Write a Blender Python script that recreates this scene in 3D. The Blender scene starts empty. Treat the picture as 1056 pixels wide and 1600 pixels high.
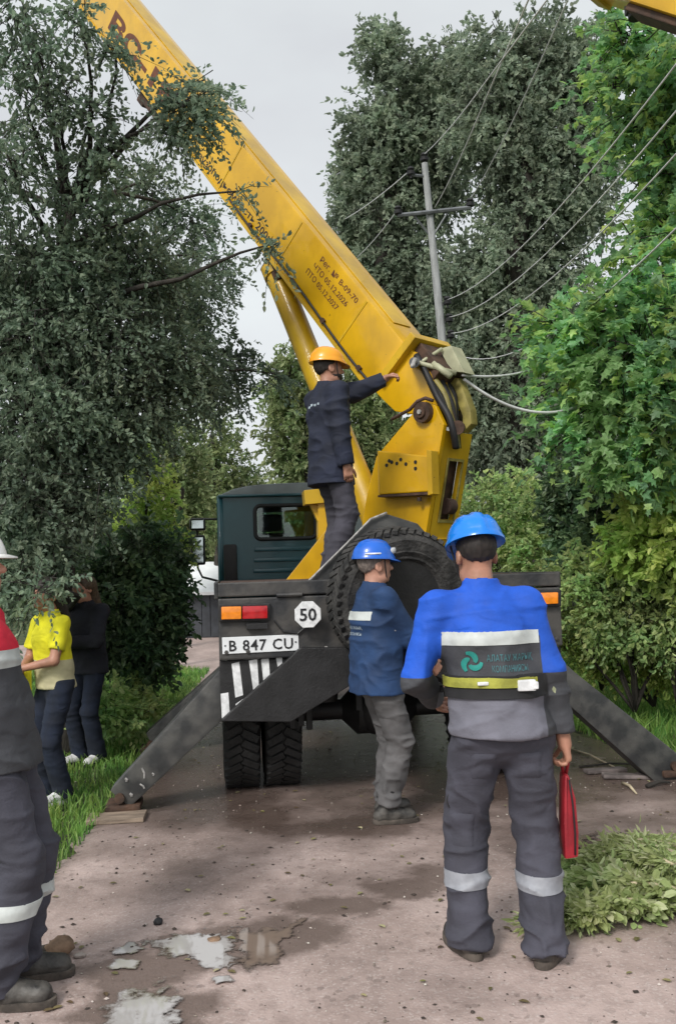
import bpy, bmesh, math, random, colorsys
import numpy as np
from mathutils import Vector, Matrix
from mathutils.bvhtree import BVHTree

random.seed(7)
RNG = np.random.default_rng(7)
SC = bpy.context.scene
COL = SC.collection

# ------------------------------------------------------------------ camera
F, CX, CY, CAM_H = 1400.0, 528.0, 800.0, 1.62
PITCH, ROLL = math.atan(95 / F), math.radians(1.8)
_f = Vector((0, math.cos(PITCH), math.sin(PITCH)))
_u = Vector((0, -math.sin(PITCH), math.cos(PITCH)))
_r = Vector((1, 0, 0))
CR = _r * math.cos(ROLL) - _u * math.sin(ROLL)
CU = _u * math.cos(ROLL) + _r * math.sin(ROLL)
CP = Vector((0, 0, CAM_H))
cam_data = bpy.data.cameras.new('camera')
cam = bpy.data.objects.new('camera', cam_data)
COL.objects.link(cam)
cam.matrix_world = Matrix((
    (CR.x, CU.x, -_f.x, CP.x), (CR.y, CU.y, -_f.y, CP.y), (CR.z, CU.z, -_f.z, CP.z), (0, 0, 0, 1)))
cam_data.sensor_fit = 'VERTICAL'
cam_data.sensor_height = 36.0
cam_data.lens = 36.0 * F / 1600.0
cam_data.clip_end = 1000
SC.camera = cam

# ------------------------------------------------------------------ light
SUN_EL, SUN_AZ = math.radians(40), math.radians(-152)   # azimuth measured from +Y towards +X
world = bpy.data.worlds.new('World')
SC.world = world
world.use_nodes = True
wn, wl = world.node_tree.nodes, world.node_tree.links
wn.clear()
sky = wn.new('ShaderNodeTexSky'); sky.sky_type = 'NISHITA'; sky.sun_disc = False
sky.sun_elevation = SUN_EL; sky.sun_rotation = SUN_AZ
sky.air_density = 1.0; sky.dust_density = 4.0; sky.ozone_density = 1.0
hs = wn.new('ShaderNodeHueSaturation'); hs.inputs['Saturation'].default_value = 0.14; hs.inputs['Value'].default_value = .82
mxs = wn.new('ShaderNodeMix'); mxs.data_type = 'RGBA'; mxs.inputs[0].default_value = 0.62
mxs.inputs[7].default_value = (5.75, 6.05, 6.2, 1)       # even cloud cover
bgn = wn.new('ShaderNodeBackground'); bgn.inputs['Strength'].default_value = 0.12
won = wn.new('ShaderNodeOutputWorld')
# soft tone differences in the overcast
wtc = wn.new('ShaderNodeTexCoord'); wmp = wn.new('ShaderNodeMapping'); wmp.inputs['Scale'].default_value = (1, 1, 2.2)
wnz = wn.new('ShaderNodeTexNoise'); wnz.inputs['Scale'].default_value = 2.1; wnz.inputs['Detail'].default_value = 5; wnz.inputs['Roughness'].default_value = .55
wrp = wn.new('ShaderNodeValToRGB'); wrp.color_ramp.elements[0].position = .35; wrp.color_ramp.elements[0].color = (4.45, 4.6, 4.85, 1)
wrp.color_ramp.elements[1].position = .65; wrp.color_ramp.elements[1].color = (5.35, 5.7, 5.8, 1)
wl.new(wtc.outputs['Generated'], wmp.inputs[0]); wl.new(wmp.outputs[0], wnz.inputs[0]); wl.new(wnz.outputs[0], wrp.inputs[0]); wl.new(wrp.outputs[0], mxs.inputs[7])
wl.new(sky.outputs[0], hs.inputs['Color']); wl.new(hs.outputs[0], mxs.inputs[6])
wl.new(mxs.outputs[2], bgn.inputs['Color']); wl.new(bgn.outputs[0], won.inputs['Surface'])
sl = bpy.data.lights.new('sun', 'SUN'); sl.energy = 1.5; sl.angle = math.radians(14); sl.color = (1, .96, .9)
so = bpy.data.objects.new('sun', sl); COL.objects.link(so)
sd = Vector((math.sin(SUN_AZ) * math.cos(SUN_EL), math.cos(SUN_AZ) * math.cos(SUN_EL), math.sin(SUN_EL)))
so.rotation_euler = (-sd).to_track_quat('-Z', 'Y').to_euler()
so.location = (0, -5, 20)
SC.view_settings.view_transform = 'Standard'
SC.view_settings.look = 'None'
SC.view_settings.exposure = 0.66
SC.view_settings.gamma = 1.0
SC.view_settings.use_curve_mapping = False
SC.render.engine = 'CYCLES'
SC.cycles.max_bounces = 9; SC.cycles.diffuse_bounces = 6; SC.cycles.transmission_bounces = 8
SC.cycles.transparent_max_bounces = 8

# ------------------------------------------------------------------ surveying: a photo pixel and a distance give a point
def px(x, y, d):
    return CP + d * (_f + CR * ((x - CX) / F) + CU * ((CY - y) / F))
def ray(x, y):
    return _f + CR * ((x - CX) / F) + CU * ((CY - y) / F)
def gp(x, y, z=0.0):
    r = ray(x, y)
    return CP + r * ((z - CP.z) / r.z)
def on_plane(x, y, p0, n):
    r = ray(x, y)
    return CP + r * ((p0 - CP).dot(n) / r.dot(n))

# ------------------------------------------------------------------ materials
MATS = {}
def mat(name, col, rough=.6, metal=0., var=.12, vs=6., bump=0., bs=60., spec=.5, col2=None, detail=5., coat=0., stretch=None, lo=.38, hi=.62, folds=0.):
    if name in MATS: return MATS[name]
    m = bpy.data.materials.new(name); m.use_nodes = True
    nt = m.node_tree; n, l = nt.nodes, nt.links
    b = n['Principled BSDF']
    b.inputs['Roughness'].default_value = rough; b.inputs['Metallic'].default_value = metal
    b.inputs['Specular IOR Level'].default_value = spec
    b.inputs['Coat Weight'].default_value = coat
    tc = n.new('ShaderNodeTexCoord')
    src = tc.outputs['Object']
    if stretch:
        mp = n.new('ShaderNodeMapping'); mp.inputs['Scale'].default_value = stretch
        l.new(src, mp.inputs['Vector']); src = mp.outputs[0]
    nz = n.new('ShaderNodeTexNoise'); nz.inputs['Scale'].default_value = vs; nz.inputs['Detail'].default_value = detail
    l.new(src, nz.inputs['Vector'])
    rp = n.new('ShaderNodeValToRGB')
    a = tuple(c * (1 - var) for c in col); z = tuple(min(1, c * (1 + var)) for c in col) if col2 is None else col2
    rp.color_ramp.elements[0].position = lo; rp.color_ramp.elements[0].color = (*a, 1)
    rp.color_ramp.elements[1].position = hi; rp.color_ramp.elements[1].color = (*z, 1)
    l.new(nz.outputs[0], rp.inputs[0]); l.new(rp.outputs[0], b.inputs['Base Color'])
    rr = n.new('ShaderNodeMapRange'); rr.inputs[3].default_value = max(0, rough - .1); rr.inputs[4].default_value = min(1, rough + .1)
    l.new(nz.outputs[0], rr.inputs[0]); l.new(rr.outputs[0], b.inputs['Roughness'])
    if folds:
        bump = bump or .1
    if bump:
        nb = n.new('ShaderNodeTexNoise'); nb.inputs['Scale'].default_value = bs; nb.inputs['Detail'].default_value = 4
        l.new(src, nb.inputs['Vector'])
        bp = n.new('ShaderNodeBump'); bp.inputs['Strength'].default_value = bump; bp.inputs['Distance'].default_value = .02
        l.new(nb.outputs[0], bp.inputs['Height']); l.new(bp.outputs[0], b.inputs['Normal'])
        if folds:                                   # soft creases in cloth
            mp2 = n.new('ShaderNodeMapping'); mp2.inputs['Scale'].default_value = (1, 1, 1.9); mp2.inputs['Rotation'].default_value = (.3, .5, 0)
            l.new(tc.outputs['Object'], mp2.inputs['Vector'])
            nf = n.new('ShaderNodeTexNoise'); nf.inputs['Scale'].default_value = 6.5; nf.inputs['Detail'].default_value = 4; nf.inputs['Distortion'].default_value = 1.2
            nf.noise_type = 'RIDGED_MULTIFRACTAL' if hasattr(nf, 'noise_type') else 'FBM'
            l.new(mp2.outputs[0], nf.inputs['Vector'])
            b2 = n.new('ShaderNodeBump'); b2.inputs['Strength'].default_value = folds; b2.inputs['Distance'].default_value = .03
            l.new(nf.outputs[0], b2.inputs['Height']); l.new(bp.outputs[0], b2.inputs['Normal']); l.new(b2.outputs[0], b.inputs['Normal'])
    MATS[name] = m
    return m

def paint_mat(name, col, col2, dirt, rough=.36, coat=.4):
    """machine paint: uneven colour, grime streaks running down, chips showing brown steel"""
    m = mat(name, col, rough, var=.1, vs=2.2, bump=.05, bs=11, col2=col2, coat=coat)
    n, l = m.node_tree.nodes, m.node_tree.links; b = n['Principled BSDF']; src = b.inputs['Base Color'].links[0].from_socket
    tc = n.new('ShaderNodeTexCoord')
    for sc, st, p0, p1, k, c in ((3.5, (1, 1, .35), .52, .78, .5, dirt), (22, (1, 1, 1), .66, .72, .75, tuple(x * .35 for x in dirt)), (70, (1, 1, 1), .70, .74, .6, tuple(x * .3 for x in dirt))):
        mp = n.new('ShaderNodeMapping'); mp.inputs['Scale'].default_value = st; l.new(tc.outputs['Object'], mp.inputs[0])
        z = n.new('ShaderNodeTexNoise'); z.inputs['Scale'].default_value = sc; z.inputs['Detail'].default_value = 7; z.inputs['Roughness'].default_value = .65; l.new(mp.outputs[0], z.inputs[0])
        r = n.new('ShaderNodeMapRange'); r.inputs[1].default_value = p0; r.inputs[2].default_value = p1; r.inputs[3].default_value = 0; r.inputs[4].default_value = k; l.new(z.outputs[0], r.inputs[0])
        q = n.new('ShaderNodeMix'); q.data_type = 'RGBA'; l.new(r.outputs[0], q.inputs[0]); l.new(src, q.inputs[6]); q.inputs[7].default_value = (*c, 1); src = q.outputs[2]
    l.new(src, b.inputs['Base Color'])
    return m

def leaf_mat(name, c1, c2, c3, trans=.32, rough=.5, spec=.35):
    m = bpy.data.materials.new(name); m.use_nodes = True
    n, l = m.node_tree.nodes, m.node_tree.links
    b = n['Principled BSDF']; out = n['Material Output']
    b.inputs['Roughness'].default_value = rough; b.inputs['Specular IOR Level'].default_value = spec
    g = n.new('ShaderNodeNewGeometry'); rp = n.new('ShaderNodeValToRGB')
    e = rp.color_ramp.elements
    e[0].position = 0; e[0].color = (*c1, 1); e[1].position = 1; e[1].color = (*c3, 1)
    k = e.new(.55); k.color = (*c2, 1)
    l.new(g.outputs['Random Per Island'], rp.inputs[0])
    tc = n.new('ShaderNodeTexCoord'); nz = n.new('ShaderNodeTexNoise'); nz.inputs['Scale'].default_value = 1.1; nz.inputs['Detail'].default_value = 2
    l.new(tc.outputs['Object'], nz.inputs['Vector'])
    mr = n.new('ShaderNodeMapRange'); mr.inputs[1].default_value = .32; mr.inputs[2].default_value = .68; mr.inputs[3].default_value = .6; mr.inputs[4].default_value = 1.25
    l.new(nz.outputs[0], mr.inputs[0])
    nh = n.new('ShaderNodeTexNoise'); nh.inputs['Scale'].default_value = 2.3; nh.inputs['Detail'].default_value = 2; l.new(tc.outputs['Object'], nh.inputs['Vector'])
    mh = n.new('ShaderNodeMapRange'); mh.inputs[1].default_value = .3; mh.inputs[2].default_value = .7; mh.inputs[3].default_value = .475; mh.inputs[4].default_value = .535; l.new(nh.outputs[0], mh.inputs[0])
    hsv = n.new('ShaderNodeHueSaturation'); l.new(rp.outputs[0], hsv.inputs['Color']); l.new(mr.outputs[0], hsv.inputs['Value']); l.new(mh.outputs[0], hsv.inputs['Hue'])
    l.new(hsv.outputs[0], b.inputs['Base Color'])
    tr = n.new('ShaderNodeBsdfTranslucent'); l.new(hsv.outputs[0], tr.inputs['Color'])
    mx = n.new('ShaderNodeMixShader'); mx.inputs[0].default_value = trans
    l.new(b.outputs[0], mx.inputs[1]); l.new(tr.outputs[0], mx.inputs[2]); l.new(mx.outputs[0], out.inputs['Surface'])
    MATS[name] = m
    return m

# ------------------------------------------------------------------ object helpers
def setp(o, label=None, cat=None, group=None, kind=None):
    if label: o['label'] = label
    if cat: o['category'] = cat
    if group: o['group'] = group
    if kind: o['kind'] = kind
    return o
def empty(name, loc, rz=0., **k):
    o = bpy.data.objects.new(name, None); COL.objects.link(o)
    o.empty_display_size = .2
    o.location = loc; o.rotation_euler = (0, 0, rz)
    return setp(o, **k)
def topof(o):
    while o.parent: o = o.parent
    return o
def link(name, me, parent=None, world=True, **k):
    """world=True: the mesh is in world space and is moved into its parent's frame."""
    o = bpy.data.objects.new(name, me); COL.objects.link(o)
    if parent:
        o.parent = parent
        if world:
            M = Matrix.Identity(4); q = parent
            while q:
                M = q.matrix_basis @ M; q = q.parent
            me.transform(M.inverted())
    return setp(o, **k)
def fin(name, bm, m, parent=None, world=False, smooth=None, **k):
    bmesh.ops.recalc_face_normals(bm, faces=bm.faces)
    me = bpy.data.meshes.new(name); bm.to_mesh(me); bm.free()
    for mm in (m if isinstance(m, (list, tuple)) else [m]): me.materials.append(mm)
    if smooth is not None: shade(me, smooth)
    return link(name, me, parent, world, **k)
def shade(me, ang):
    me.polygons.foreach_set('use_smooth', [True] * len(me.polygons))
    if ang < 180:
        try: me.set_sharp_from_angle(angle=math.radians(ang))
        except Exception: pass
def base_origin(o):
    """moves a top-level mesh's origin to the middle of its base"""
    me = o.data; n = len(me.vertices); c = np.empty(n * 3); me.vertices.foreach_get('co', c); c = c.reshape(-1, 3)
    b = Vector((float(c[:, 0].mean()), float(c[:, 1].mean()), float(c[:, 2].min())))
    me.transform(Matrix.Translation(-b)); o.location = o.location + b
    return o

def box(bm, c, s, bev=0., R=None):
    M = Matrix.Translation(Vector(c)) @ (R.to_4x4() if R else Matrix.Identity(4)) @ Matrix.Diagonal((s[0], s[1], s[2], 1))
    r = bmesh.ops.create_cube(bm, size=1, matrix=M)
    if bev:
        es = list({e for v in r['verts'] for e in v.link_edges})
        bmesh.ops.bevel(bm, geom=es, offset=bev, segments=2, affect='EDGES', profile=.6)
    return r['verts']
def prism(bm, pts, vec, bev=0.):
    vec = Vector(vec)
    a = [bm.verts.new(Vector(p)) for p in pts]; b = [bm.verts.new(Vector(p) + vec) for p in pts]
    n = len(pts); fs = [bm.faces.new(a), bm.faces.new(b[::-1])]
    for i in range(n): fs.append(bm.faces.new((a[i], b[i], b[(i + 1) % n], a[(i + 1) % n])))
    if bev:
        bmesh.ops.recalc_face_normals(bm, faces=fs)
        es = list({e for f in fs for e in f.edges})
        bmesh.ops.bevel(bm, geom=es, offset=bev, segments=2, affect='EDGES', profile=.6)
def frame_of(d):
    d = d.normalized(); h = Vector((0, 0, 1)) if abs(d.z) < .9 else Vector((1, 0, 0))
    x = d.cross(h).normalized(); return x, x.cross(d).normalized()
def tube(bm, pts, rad, seg=8, caps=True, scale=(1, 1)):
    pts = [Vector(p) for p in pts]; n = len(pts); rs = rad if isinstance(rad, (list, tuple)) else [rad] * n
    rings = []; x = None
    for i, p in enumerate(pts):
        d = (pts[min(i + 1, n - 1)] - pts[max(i - 1, 0)])
        if d.length < 1e-9: d = Vector((0, 0, 1))
        d.normalize()
        if x is None: x, y = frame_of(d)
        else:
            x = (x - d * x.dot(d)).normalized(); y = x.cross(d)
        rings.append([bm.verts.new(p + (x * math.cos(2 * math.pi * k / seg) * scale[0] + y * math.sin(2 * math.pi * k / seg) * scale[1]) * rs[i]) for k in range(seg)])
    for a, b in zip(rings, rings[1:]):
        for k in range(seg): bm.faces.new((a[k], a[(k + 1) % seg], b[(k + 1) % seg], b[k]))
    if caps: bm.faces.new(rings[0][::-1]); bm.faces.new(rings[-1])
def lathe(bm, prof, M, seg=48, closed=False):
    rings = []
    for r, z in prof:
        rings.append([bm.verts.new(M @ Vector((r * math.cos(2 * math.pi * k / seg), r * math.sin(2 * math.pi * k / seg), z))) for k in range(seg)])
    prs = list(zip(rings, rings[1:])) + ([(rings[-1], rings[0])] if closed else [])
    for a, b in prs:
        for k in range(seg): bm.faces.new((a[k], a[(k + 1) % seg], b[(k + 1) % seg], b[k]))
    if not closed:
        if prof[0][0] > 1e-6: bm.faces.new(rings[0][::-1])
        if prof[-1][0] > 1e-6: bm.faces.new(rings[-1])
def catenary(a, b, sag, n=16):
    a, b = Vector(a), Vector(b)
    return [a.lerp(b, i / n) - Vector((0, 0, sag * 4 * (i / n) * (1 - i / n))) for i in range(n + 1)]
def mesh_np(name, v, faces_flat, counts, m, smooth=False):
    me = bpy.data.meshes.new(name)
    v = np.ascontiguousarray(v, np.float32)
    me.vertices.add(len(v)); me.vertices.foreach_set('co', v.ravel())
    me.loops.add(len(faces_flat)); me.loops.foreach_set('vertex_index', np.ascontiguousarray(faces_flat, np.int32))
    me.polygons.add(len(counts))
    st = np.concatenate([[0], np.cumsum(counts)[:-1]]).astype(np.int32)
    me.polygons.foreach_set('loop_start', st)
    me.polygons.foreach_set('use_smooth', np.full(len(counts), bool(smooth)))
    me.update(calc_edges=True)
    for mm in (m if isinstance(m, (list, tuple)) else [m]): me.materials.append(mm)
    return me
def text_mesh(s, size, spacing=1., extr=.0004, bold=0.):
    cu = bpy.data.curves.new('lettering', 'FONT'); cu.body = s; cu.size = size; cu.extrude = extr; cu.resolution_u = 2
    cu.align_x = 'LEFT'; cu.align_y = 'BOTTOM_BASELINE'; cu.space_character = spacing; cu.offset = bold
    o = bpy.data.objects.new('lettering', cu); COL.objects.link(o)
    dg = bpy.context.evaluated_depsgraph_get()
    me = bpy.data.meshes.new_from_object(o.evaluated_get(dg))
    bpy.data.objects.remove(o); bpy.data.curves.remove(cu)
    return me
def lettering(s, size, origin, xdir, ydir, m, parent, spacing=1., lift=.002, width=None, bold=0., name='lettering'):
    me = text_mesh(s, size, spacing, bold=bold)
    x = xdir.normalized(); z = x.cross(ydir).normalized(); y = z.cross(x)
    sx = 1.
    if width and len(me.vertices):
        sx = width / max(v.co.x for v in me.vertices)
    o = Vector(origin) + z * lift
    me.transform(Matrix(((x.x * sx, y.x, z.x, o.x), (x.y * sx, y.y, z.y, o.y), (x.z * sx, y.z, z.z, o.z), (0, 0, 0, 1))))
    me.materials.clear(); me.materials.append(m)
    return link(name, me, parent, True)

# ------------------------------------------------------------------ noise
def _hash(i, j, k, s):
    h = (i.astype(np.int64) * 374761393 + j.astype(np.int64) * 668265263 + k.astype(np.int64) * 2147483647 + s * 1274126177) & 0xffffffff
    h = ((h ^ (h >> 13)) * 1274126177) & 0xffffffff
    return ((h ^ (h >> 16)) & 0xffff) / 32767.5 - 1.
def vnoise(p, s=0):
    f = np.floor(p); t = p - f; t = t * t * (3 - 2 * t); i = f.astype(np.int64)
    r = 0
    for a in (0, 1):
        for b in (0, 1):
            for c in (0, 1):
                w = (t[:, 0] if a else 1 - t[:, 0]) * (t[:, 1] if b else 1 - t[:, 1]) * (t[:, 2] if c else 1 - t[:, 2])
                r = r + w * _hash(i[:, 0] + a, i[:, 1] + b, i[:, 2] + c, s)
    return r
# ------------------------------------------------------------------ bodies and clothes: blended solids meshed by surface nets
def smin(a, b, k):
    if k <= 0: return np.minimum(a, b)
    h = np.clip(.5 + .5 * (b - a) / k, 0, 1)
    return b + (a - b) * h - k * h * (1 - h)
class Solid:
    def __init__(s, lo, hi, h):
        s.lo, s.h = np.array(lo, float), h
        n = np.ceil((np.array(hi) - s.lo) / h).astype(int) + 1
        s.ax = [s.lo[i] + h * np.arange(n[i]) for i in range(3)]
        s.F = np.full(n, .5, np.float32)
    def _sl(s, lo, hi):
        r = []
        for i in range(3):
            a = int(np.clip(np.floor((lo[i] - s.lo[i]) / s.h), 0, len(s.ax[i]))); b = int(np.clip(np.ceil((hi[i] - s.lo[i]) / s.h) + 1, 0, len(s.ax[i])))
            r.append(slice(a, b))
        return tuple(r), (s.ax[0][r[0]][:, None, None], s.ax[1][r[1]][None, :, None], s.ax[2][r[2]][None, None, :])
    def cone(s, a, b, ra, rb, k=.02, sc=(1, 1, 1), cut=None, cuta=None, sub=False):
        a, b, sc = np.array(a, float), np.array(b, float), np.array(sc, float)
        R = max(ra, rb); mg = R * sc + k + 3 * s.h
        sl, (X, Y, Z) = s._sl(np.minimum(a, b) - mg, np.maximum(a, b) + mg)
        A, B = a / sc, b / sc; d = B - A; L = max(d @ d, 1e-12)
        x, y, z = X / sc[0] - A[0], Y / sc[1] - A[1], Z / sc[2] - A[2]
        t = np.clip((x * d[0] + y * d[1] + z * d[2]) / L, 0, 1)
        D = (np.sqrt((x - t * d[0]) ** 2 + (y - t * d[1]) ** 2 + (z - t * d[2]) ** 2) - (ra + t * (rb - ra))) * sc.min()
        n = (b - a) / (np.linalg.norm(b - a) + 1e-9)
        if cut is not None: D = np.maximum(D, (X - b[0]) * n[0] + (Y - b[1]) * n[1] + (Z - b[2]) * n[2] - cut)
        if cuta is not None: D = np.maximum(D, -((X - a[0]) * n[0] + (Y - a[1]) * n[1] + (Z - a[2]) * n[2]) - cuta)
        s.F[sl] = np.maximum(s.F[sl], -D) if sub else smin(s.F[sl], D, k)
    def ball(s, c, r, k=.02, R=None, sub=False):
        c, r = np.array(c, float), np.array(r, float)
        mg = r.max() + k + 3 * s.h
        sl, (X, Y, Z) = s._sl(c - mg, c + mg)
        x, y, z = X - c[0], Y - c[1], Z - c[2]
        if R is not None:
            R = np.array(R); x, y, z = [R[0][i] * x + R[1][i] * y + R[2][i] * z for i in range(3)]
        D = (np.sqrt((x / r[0]) ** 2 + (y / r[1]) ** 2 + (z / r[2]) ** 2) - 1) * r.min()
        s.F[sl] = np.maximum(s.F[sl], -D) if sub else smin(s.F[sl], D, k)
    def keep(s, n, p):
        """keep the side of the plane where (x-p).n < 0"""
        n = np.array(n, float); n /= np.linalg.norm(n); p = np.array(p, float)
        X, Y, Z = s.ax[0][:, None, None], s.ax[1][None, :, None], s.ax[2][None, None, :]
        s.F = np.maximum(s.F, ((X - p[0]) * n[0] + (Y - p[1]) * n[1] + (Z - p[2]) * n[2]).astype(np.float32))
    def mesh(s, name, m):
        F, h = s.F, s.h; I = F < 0
        c = np.zeros(np.array(F.shape) - 1, np.int8)
        for a in (0, 1):
            for b in (0, 1):
                for d in (0, 1):
                    c += I[a:F.shape[0] - 1 + a, b:F.shape[1] - 1 + b, d:F.shape[2] - 1 + d]
        act = (c > 0) & (c < 8); idx = np.full(act.shape, -1, np.int64); P = np.argwhere(act); idx[act] = np.arange(len(P))
        pos = np.zeros((len(P), 3)); cnt = np.zeros(len(P))
        for ax in range(3):
            o1, o2 = [(1, 2), (0, 2), (0, 1)][ax]
            for a in (0, 1):
                for b in (0, 1):
                    q = P.copy(); q[:, o1] += a; q[:, o2] += b; q2 = q.copy(); q2[:, ax] += 1
                    f0 = F[q[:, 0], q[:, 1], q[:, 2]]; f1 = F[q2[:, 0], q2[:, 1], q2[:, 2]]
                    w = (f0 < 0) != (f1 < 0); t = np.where(w, f0 / np.where(w, f0 - f1, 1), 0)
                    v = q.astype(float); v[:, ax] += t
                    pos[w] += v[w]; cnt[w] += 1
        pos = s.lo + h * pos / cnt[:, None]
        quads = []
        for ax in range(3):
            o1, o2 = [(1, 2), (2, 0), (0, 1)][ax]
            sl0 = [slice(None)] * 3; sl1 = [slice(None)] * 3; sl0[ax] = slice(0, -1); sl1[ax] = slice(1, None)
            A, B = I[tuple(sl0)], I[tuple(sl1)]
            E = np.argwhere(A != B); E = E[(E[:, o1] > 0) & (E[:, o2] > 0) & (E[:, o1] < act.shape[o1]) & (E[:, o2] < act.shape[o2])]
            def g(d1, d2):
                q = E.copy(); q[:, o1] += d1; q[:, o2] += d2; return idx[q[:, 0], q[:, 1], q[:, 2]]
            Q = np.stack([g(-1, -1), g(0, -1), g(0, 0), g(-1, 0)], 1)
            fl = ~A[E[:, 0], E[:, 1], E[:, 2]]; Q[fl] = Q[fl][:, ::-1]
            quads.append(Q)
        Q = np.concatenate(quads); Q = Q[(Q >= 0).all(1)]
        return mesh_np(name, pos, Q.ravel(), np.full(len(Q), 4), m, True)

def wrinkle(me, amp, f=(5, 5, 11), zones=(), seed=0, fine=.35):
    """cloth folds: noise pushed along the normals, stronger near the given (z, width, gain) zones"""
    n = len(me.vertices); co = np.empty(n * 3); me.vertices.foreach_get('co', co); co = co.reshape(-1, 3)
    no = np.empty(n * 3); me.vertices.foreach_get('normal', no); no = no.reshape(-1, 3)
    p = co * np.array(f) + vnoise(co * 3.1, seed + 5)[:, None] * .8
    r = 1.5 * (1 - np.abs(vnoise(p, seed))) ** 3 - .6; q = vnoise(co * np.array(f) * 2.3 + 9, seed + 1)
    g = np.full(n, 1.)
    for z, w, k in zones: g += k * np.exp(-((co[:, 2] - z) / w) ** 2)
    d = amp * g * (.65 * r + fine * q)
    co += no * d[:, None]
    me.vertices.foreach_set('co', co.astype(np.float32).ravel()); me.update()

def split_faces(me, planes, rule, mats):
    """cuts the mesh along planes (point, normal) and gives each face the material rule(centre, normal) names"""
    bm = bmesh.new(); bm.from_mesh(me)
    for p, n in planes:
        bmesh.ops.bisect_plane(bm, geom=bm.verts[:] + bm.edges[:] + bm.faces[:], plane_co=p, plane_no=n, dist=1e-5)
    me.materials[0] = mats[0]
    for m in mats[1:]: me.materials.append(m)
    for f in bm.faces: f.material_index = rule(f.calc_center_median(), f.normal)
    bm.to_mesh(me); bm.free()
    shade(me, 180)
def band(me, planes, test, off, m, name, parent):
    """a strip of fabric tape lying on the garment: a copied patch lifted off it and given thickness"""
    bm = bmesh.new(); bm.from_mesh(me)
    for p, n in planes:
        bmesh.ops.bisect_plane(bm, geom=bm.verts[:] + bm.edges[:] + bm.faces[:], plane_co=p, plane_no=n, dist=1e-5)
    bm.normal_update()
    bmesh.ops.delete(bm, geom=[f for f in bm.faces if not test(f.calc_center_median(), f.normal)], context='FACES')
    if not bm.faces: bm.free(); return None
    bmesh.ops.remove_doubles(bm, verts=bm.verts[:], dist=.003)
    bm.normal_update()
    cc = sum((v.co for v in me.vertices), Vector()) / len(me.vertices)
    if sum(f.normal.xy.dot((f.calc_center_median() - cc).xy) * f.calc_area() for f in bm.faces) < 0:
        bmesh.ops.reverse_faces(bm, faces=bm.faces[:]); bm.normal_update()
    for v in bm.verts: v.co += v.normal * off
    r = bmesh.ops.extrude_face_region(bm, geom=bm.faces[:])
    vs = [g for g in r['geom'] if isinstance(g, bmesh.types.BMVert)]
    for v in vs: v.co -= v.normal * off * 1.6
    for f in bm.faces: f.material_index = 0
    return fin(name, bm, m, parent, False, smooth=50)

def V(*a): return np.array(a, float)
def ik(a, b, l1, l2, hint):
    a, b, hint = np.array(a, float), np.array(b, float), np.array(hint, float)
    d = b - a; L = np.linalg.norm(d); L2 = min(L, (l1 + l2) * .995); d /= L; b = a + d * L2
    x = (l1 * l1 - l2 * l2 + L2 * L2) / (2 * L2); h = math.sqrt(max(l1 * l1 - x * x, 0))
    n = hint - d * (hint @ d); n /= np.linalg.norm(n) + 1e-9
    return a + d * x + n * h, b
def rotm(yaw, pitch, roll=0):
    return np.array(Matrix.Rotation(yaw, 3, 'Z') @ Matrix.Rotation(pitch, 3, 'X') @ Matrix.Rotation(roll, 3, 'Y'))

def hand_solid(S, wrist, d, palm, side, curl=.6, sc=1.):
    """palm and five fingers; d: forearm direction, palm: where the palm faces, side: +1 right hand, -1 left"""
    d = d / np.linalg.norm(d); palm = palm - d * (palm @ d); palm /= np.linalg.norm(palm)
    x = np.cross(d, palm) * side      # towards the thumb
    w = wrist
    S.cone(w - d * .01, w + d * .03 * sc, .027 * sc, .029 * sc, .012)
    for o in (-.026, -.009, .009, .026):
        S.cone(w + d * .02 * sc + x * o * .6 * sc, w + d * .085 * sc + x * o * sc, .015 * sc, .0135 * sc, .012)
    for o, ln, r in ((.029, .072, .0092), (.0095, .08, .0095), (-.0105, .074, .009), (-.0295, .058, .0082)):
        p = w + d * .085 * sc + x * o * sc; ang = 0.
        for j, fr in enumerate((.45, .32, .27)):
            ang += curl * (.7, 1., .8)[j]
            q = p + (d * math.cos(ang) + palm * math.sin(ang) + x * o * .8) * ln * fr * sc
            S.cone(p, q, r * sc, r * .93 * sc, .003); p = q
    p = w + d * .03 * sc + x * .025 * sc
    for j, (ln, an) in enumerate(((.042, .75), (.03, .5), (.026, .25))):
        q = p + (d * math.cos(an) + x * math.sin(an) + palm * (.35 + .35 * curl * j)) * ln * sc / 1.1
        S.cone(p, q, (.0145, .0115, .0105)[j] * sc, (.0118, .0105, .0088)[j] * sc, .006); p = q

def helmet_mesh(bm, M, style=0):
    NU, NV = 64, 18
    def P(u, v, o=0):
        a = 2 * math.pi * u; ph = v * math.pi / 2
        cx, cy = math.sin(a), math.cos(a)
        r = math.cos(ph) ** .82; z = math.sin(ph) ** .92
        e = 0.
        x, y = .118 * cx * r, (.142 if cy > 0 else .138) * cy * r
        if v < .06: e += .007                                          # rim band
        if .1 < v < .97:
            if abs(x) < .016: e += .006                                # crown ridge
            elif style and .045 < abs(x) < .075 and v > .3: e += .004
        k = 1 + (e + o) / .12
        return Vector((x * k, y * k, (.003 + .128 * z) * (1 + (e if v > .5 else 0) / .13)))
    rows = []
    for j in range(NV + 1): rows.append([bm.verts.new(M @ P(i / NU, min(j / NV, .999))) for i in range(NU)])
    for a, b in zip(rows, rows[1:]):
        for i in range(NU): bm.faces.new((a[i], a[(i + 1) % NU], b[(i + 1) % NU], b[i]))
    bm.faces.new(rows[-1])
    inner = [bm.verts.new(M @ (P(i / NU, 0) * .9 + Vector((0, 0, .012)))) for i in range(NU)]
    for i in range(NU): bm.faces.new((rows[0][(i + 1) % NU], rows[0][i], inner[i], inner[(i + 1) % NU]))
    bm.faces.new(inner)
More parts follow.
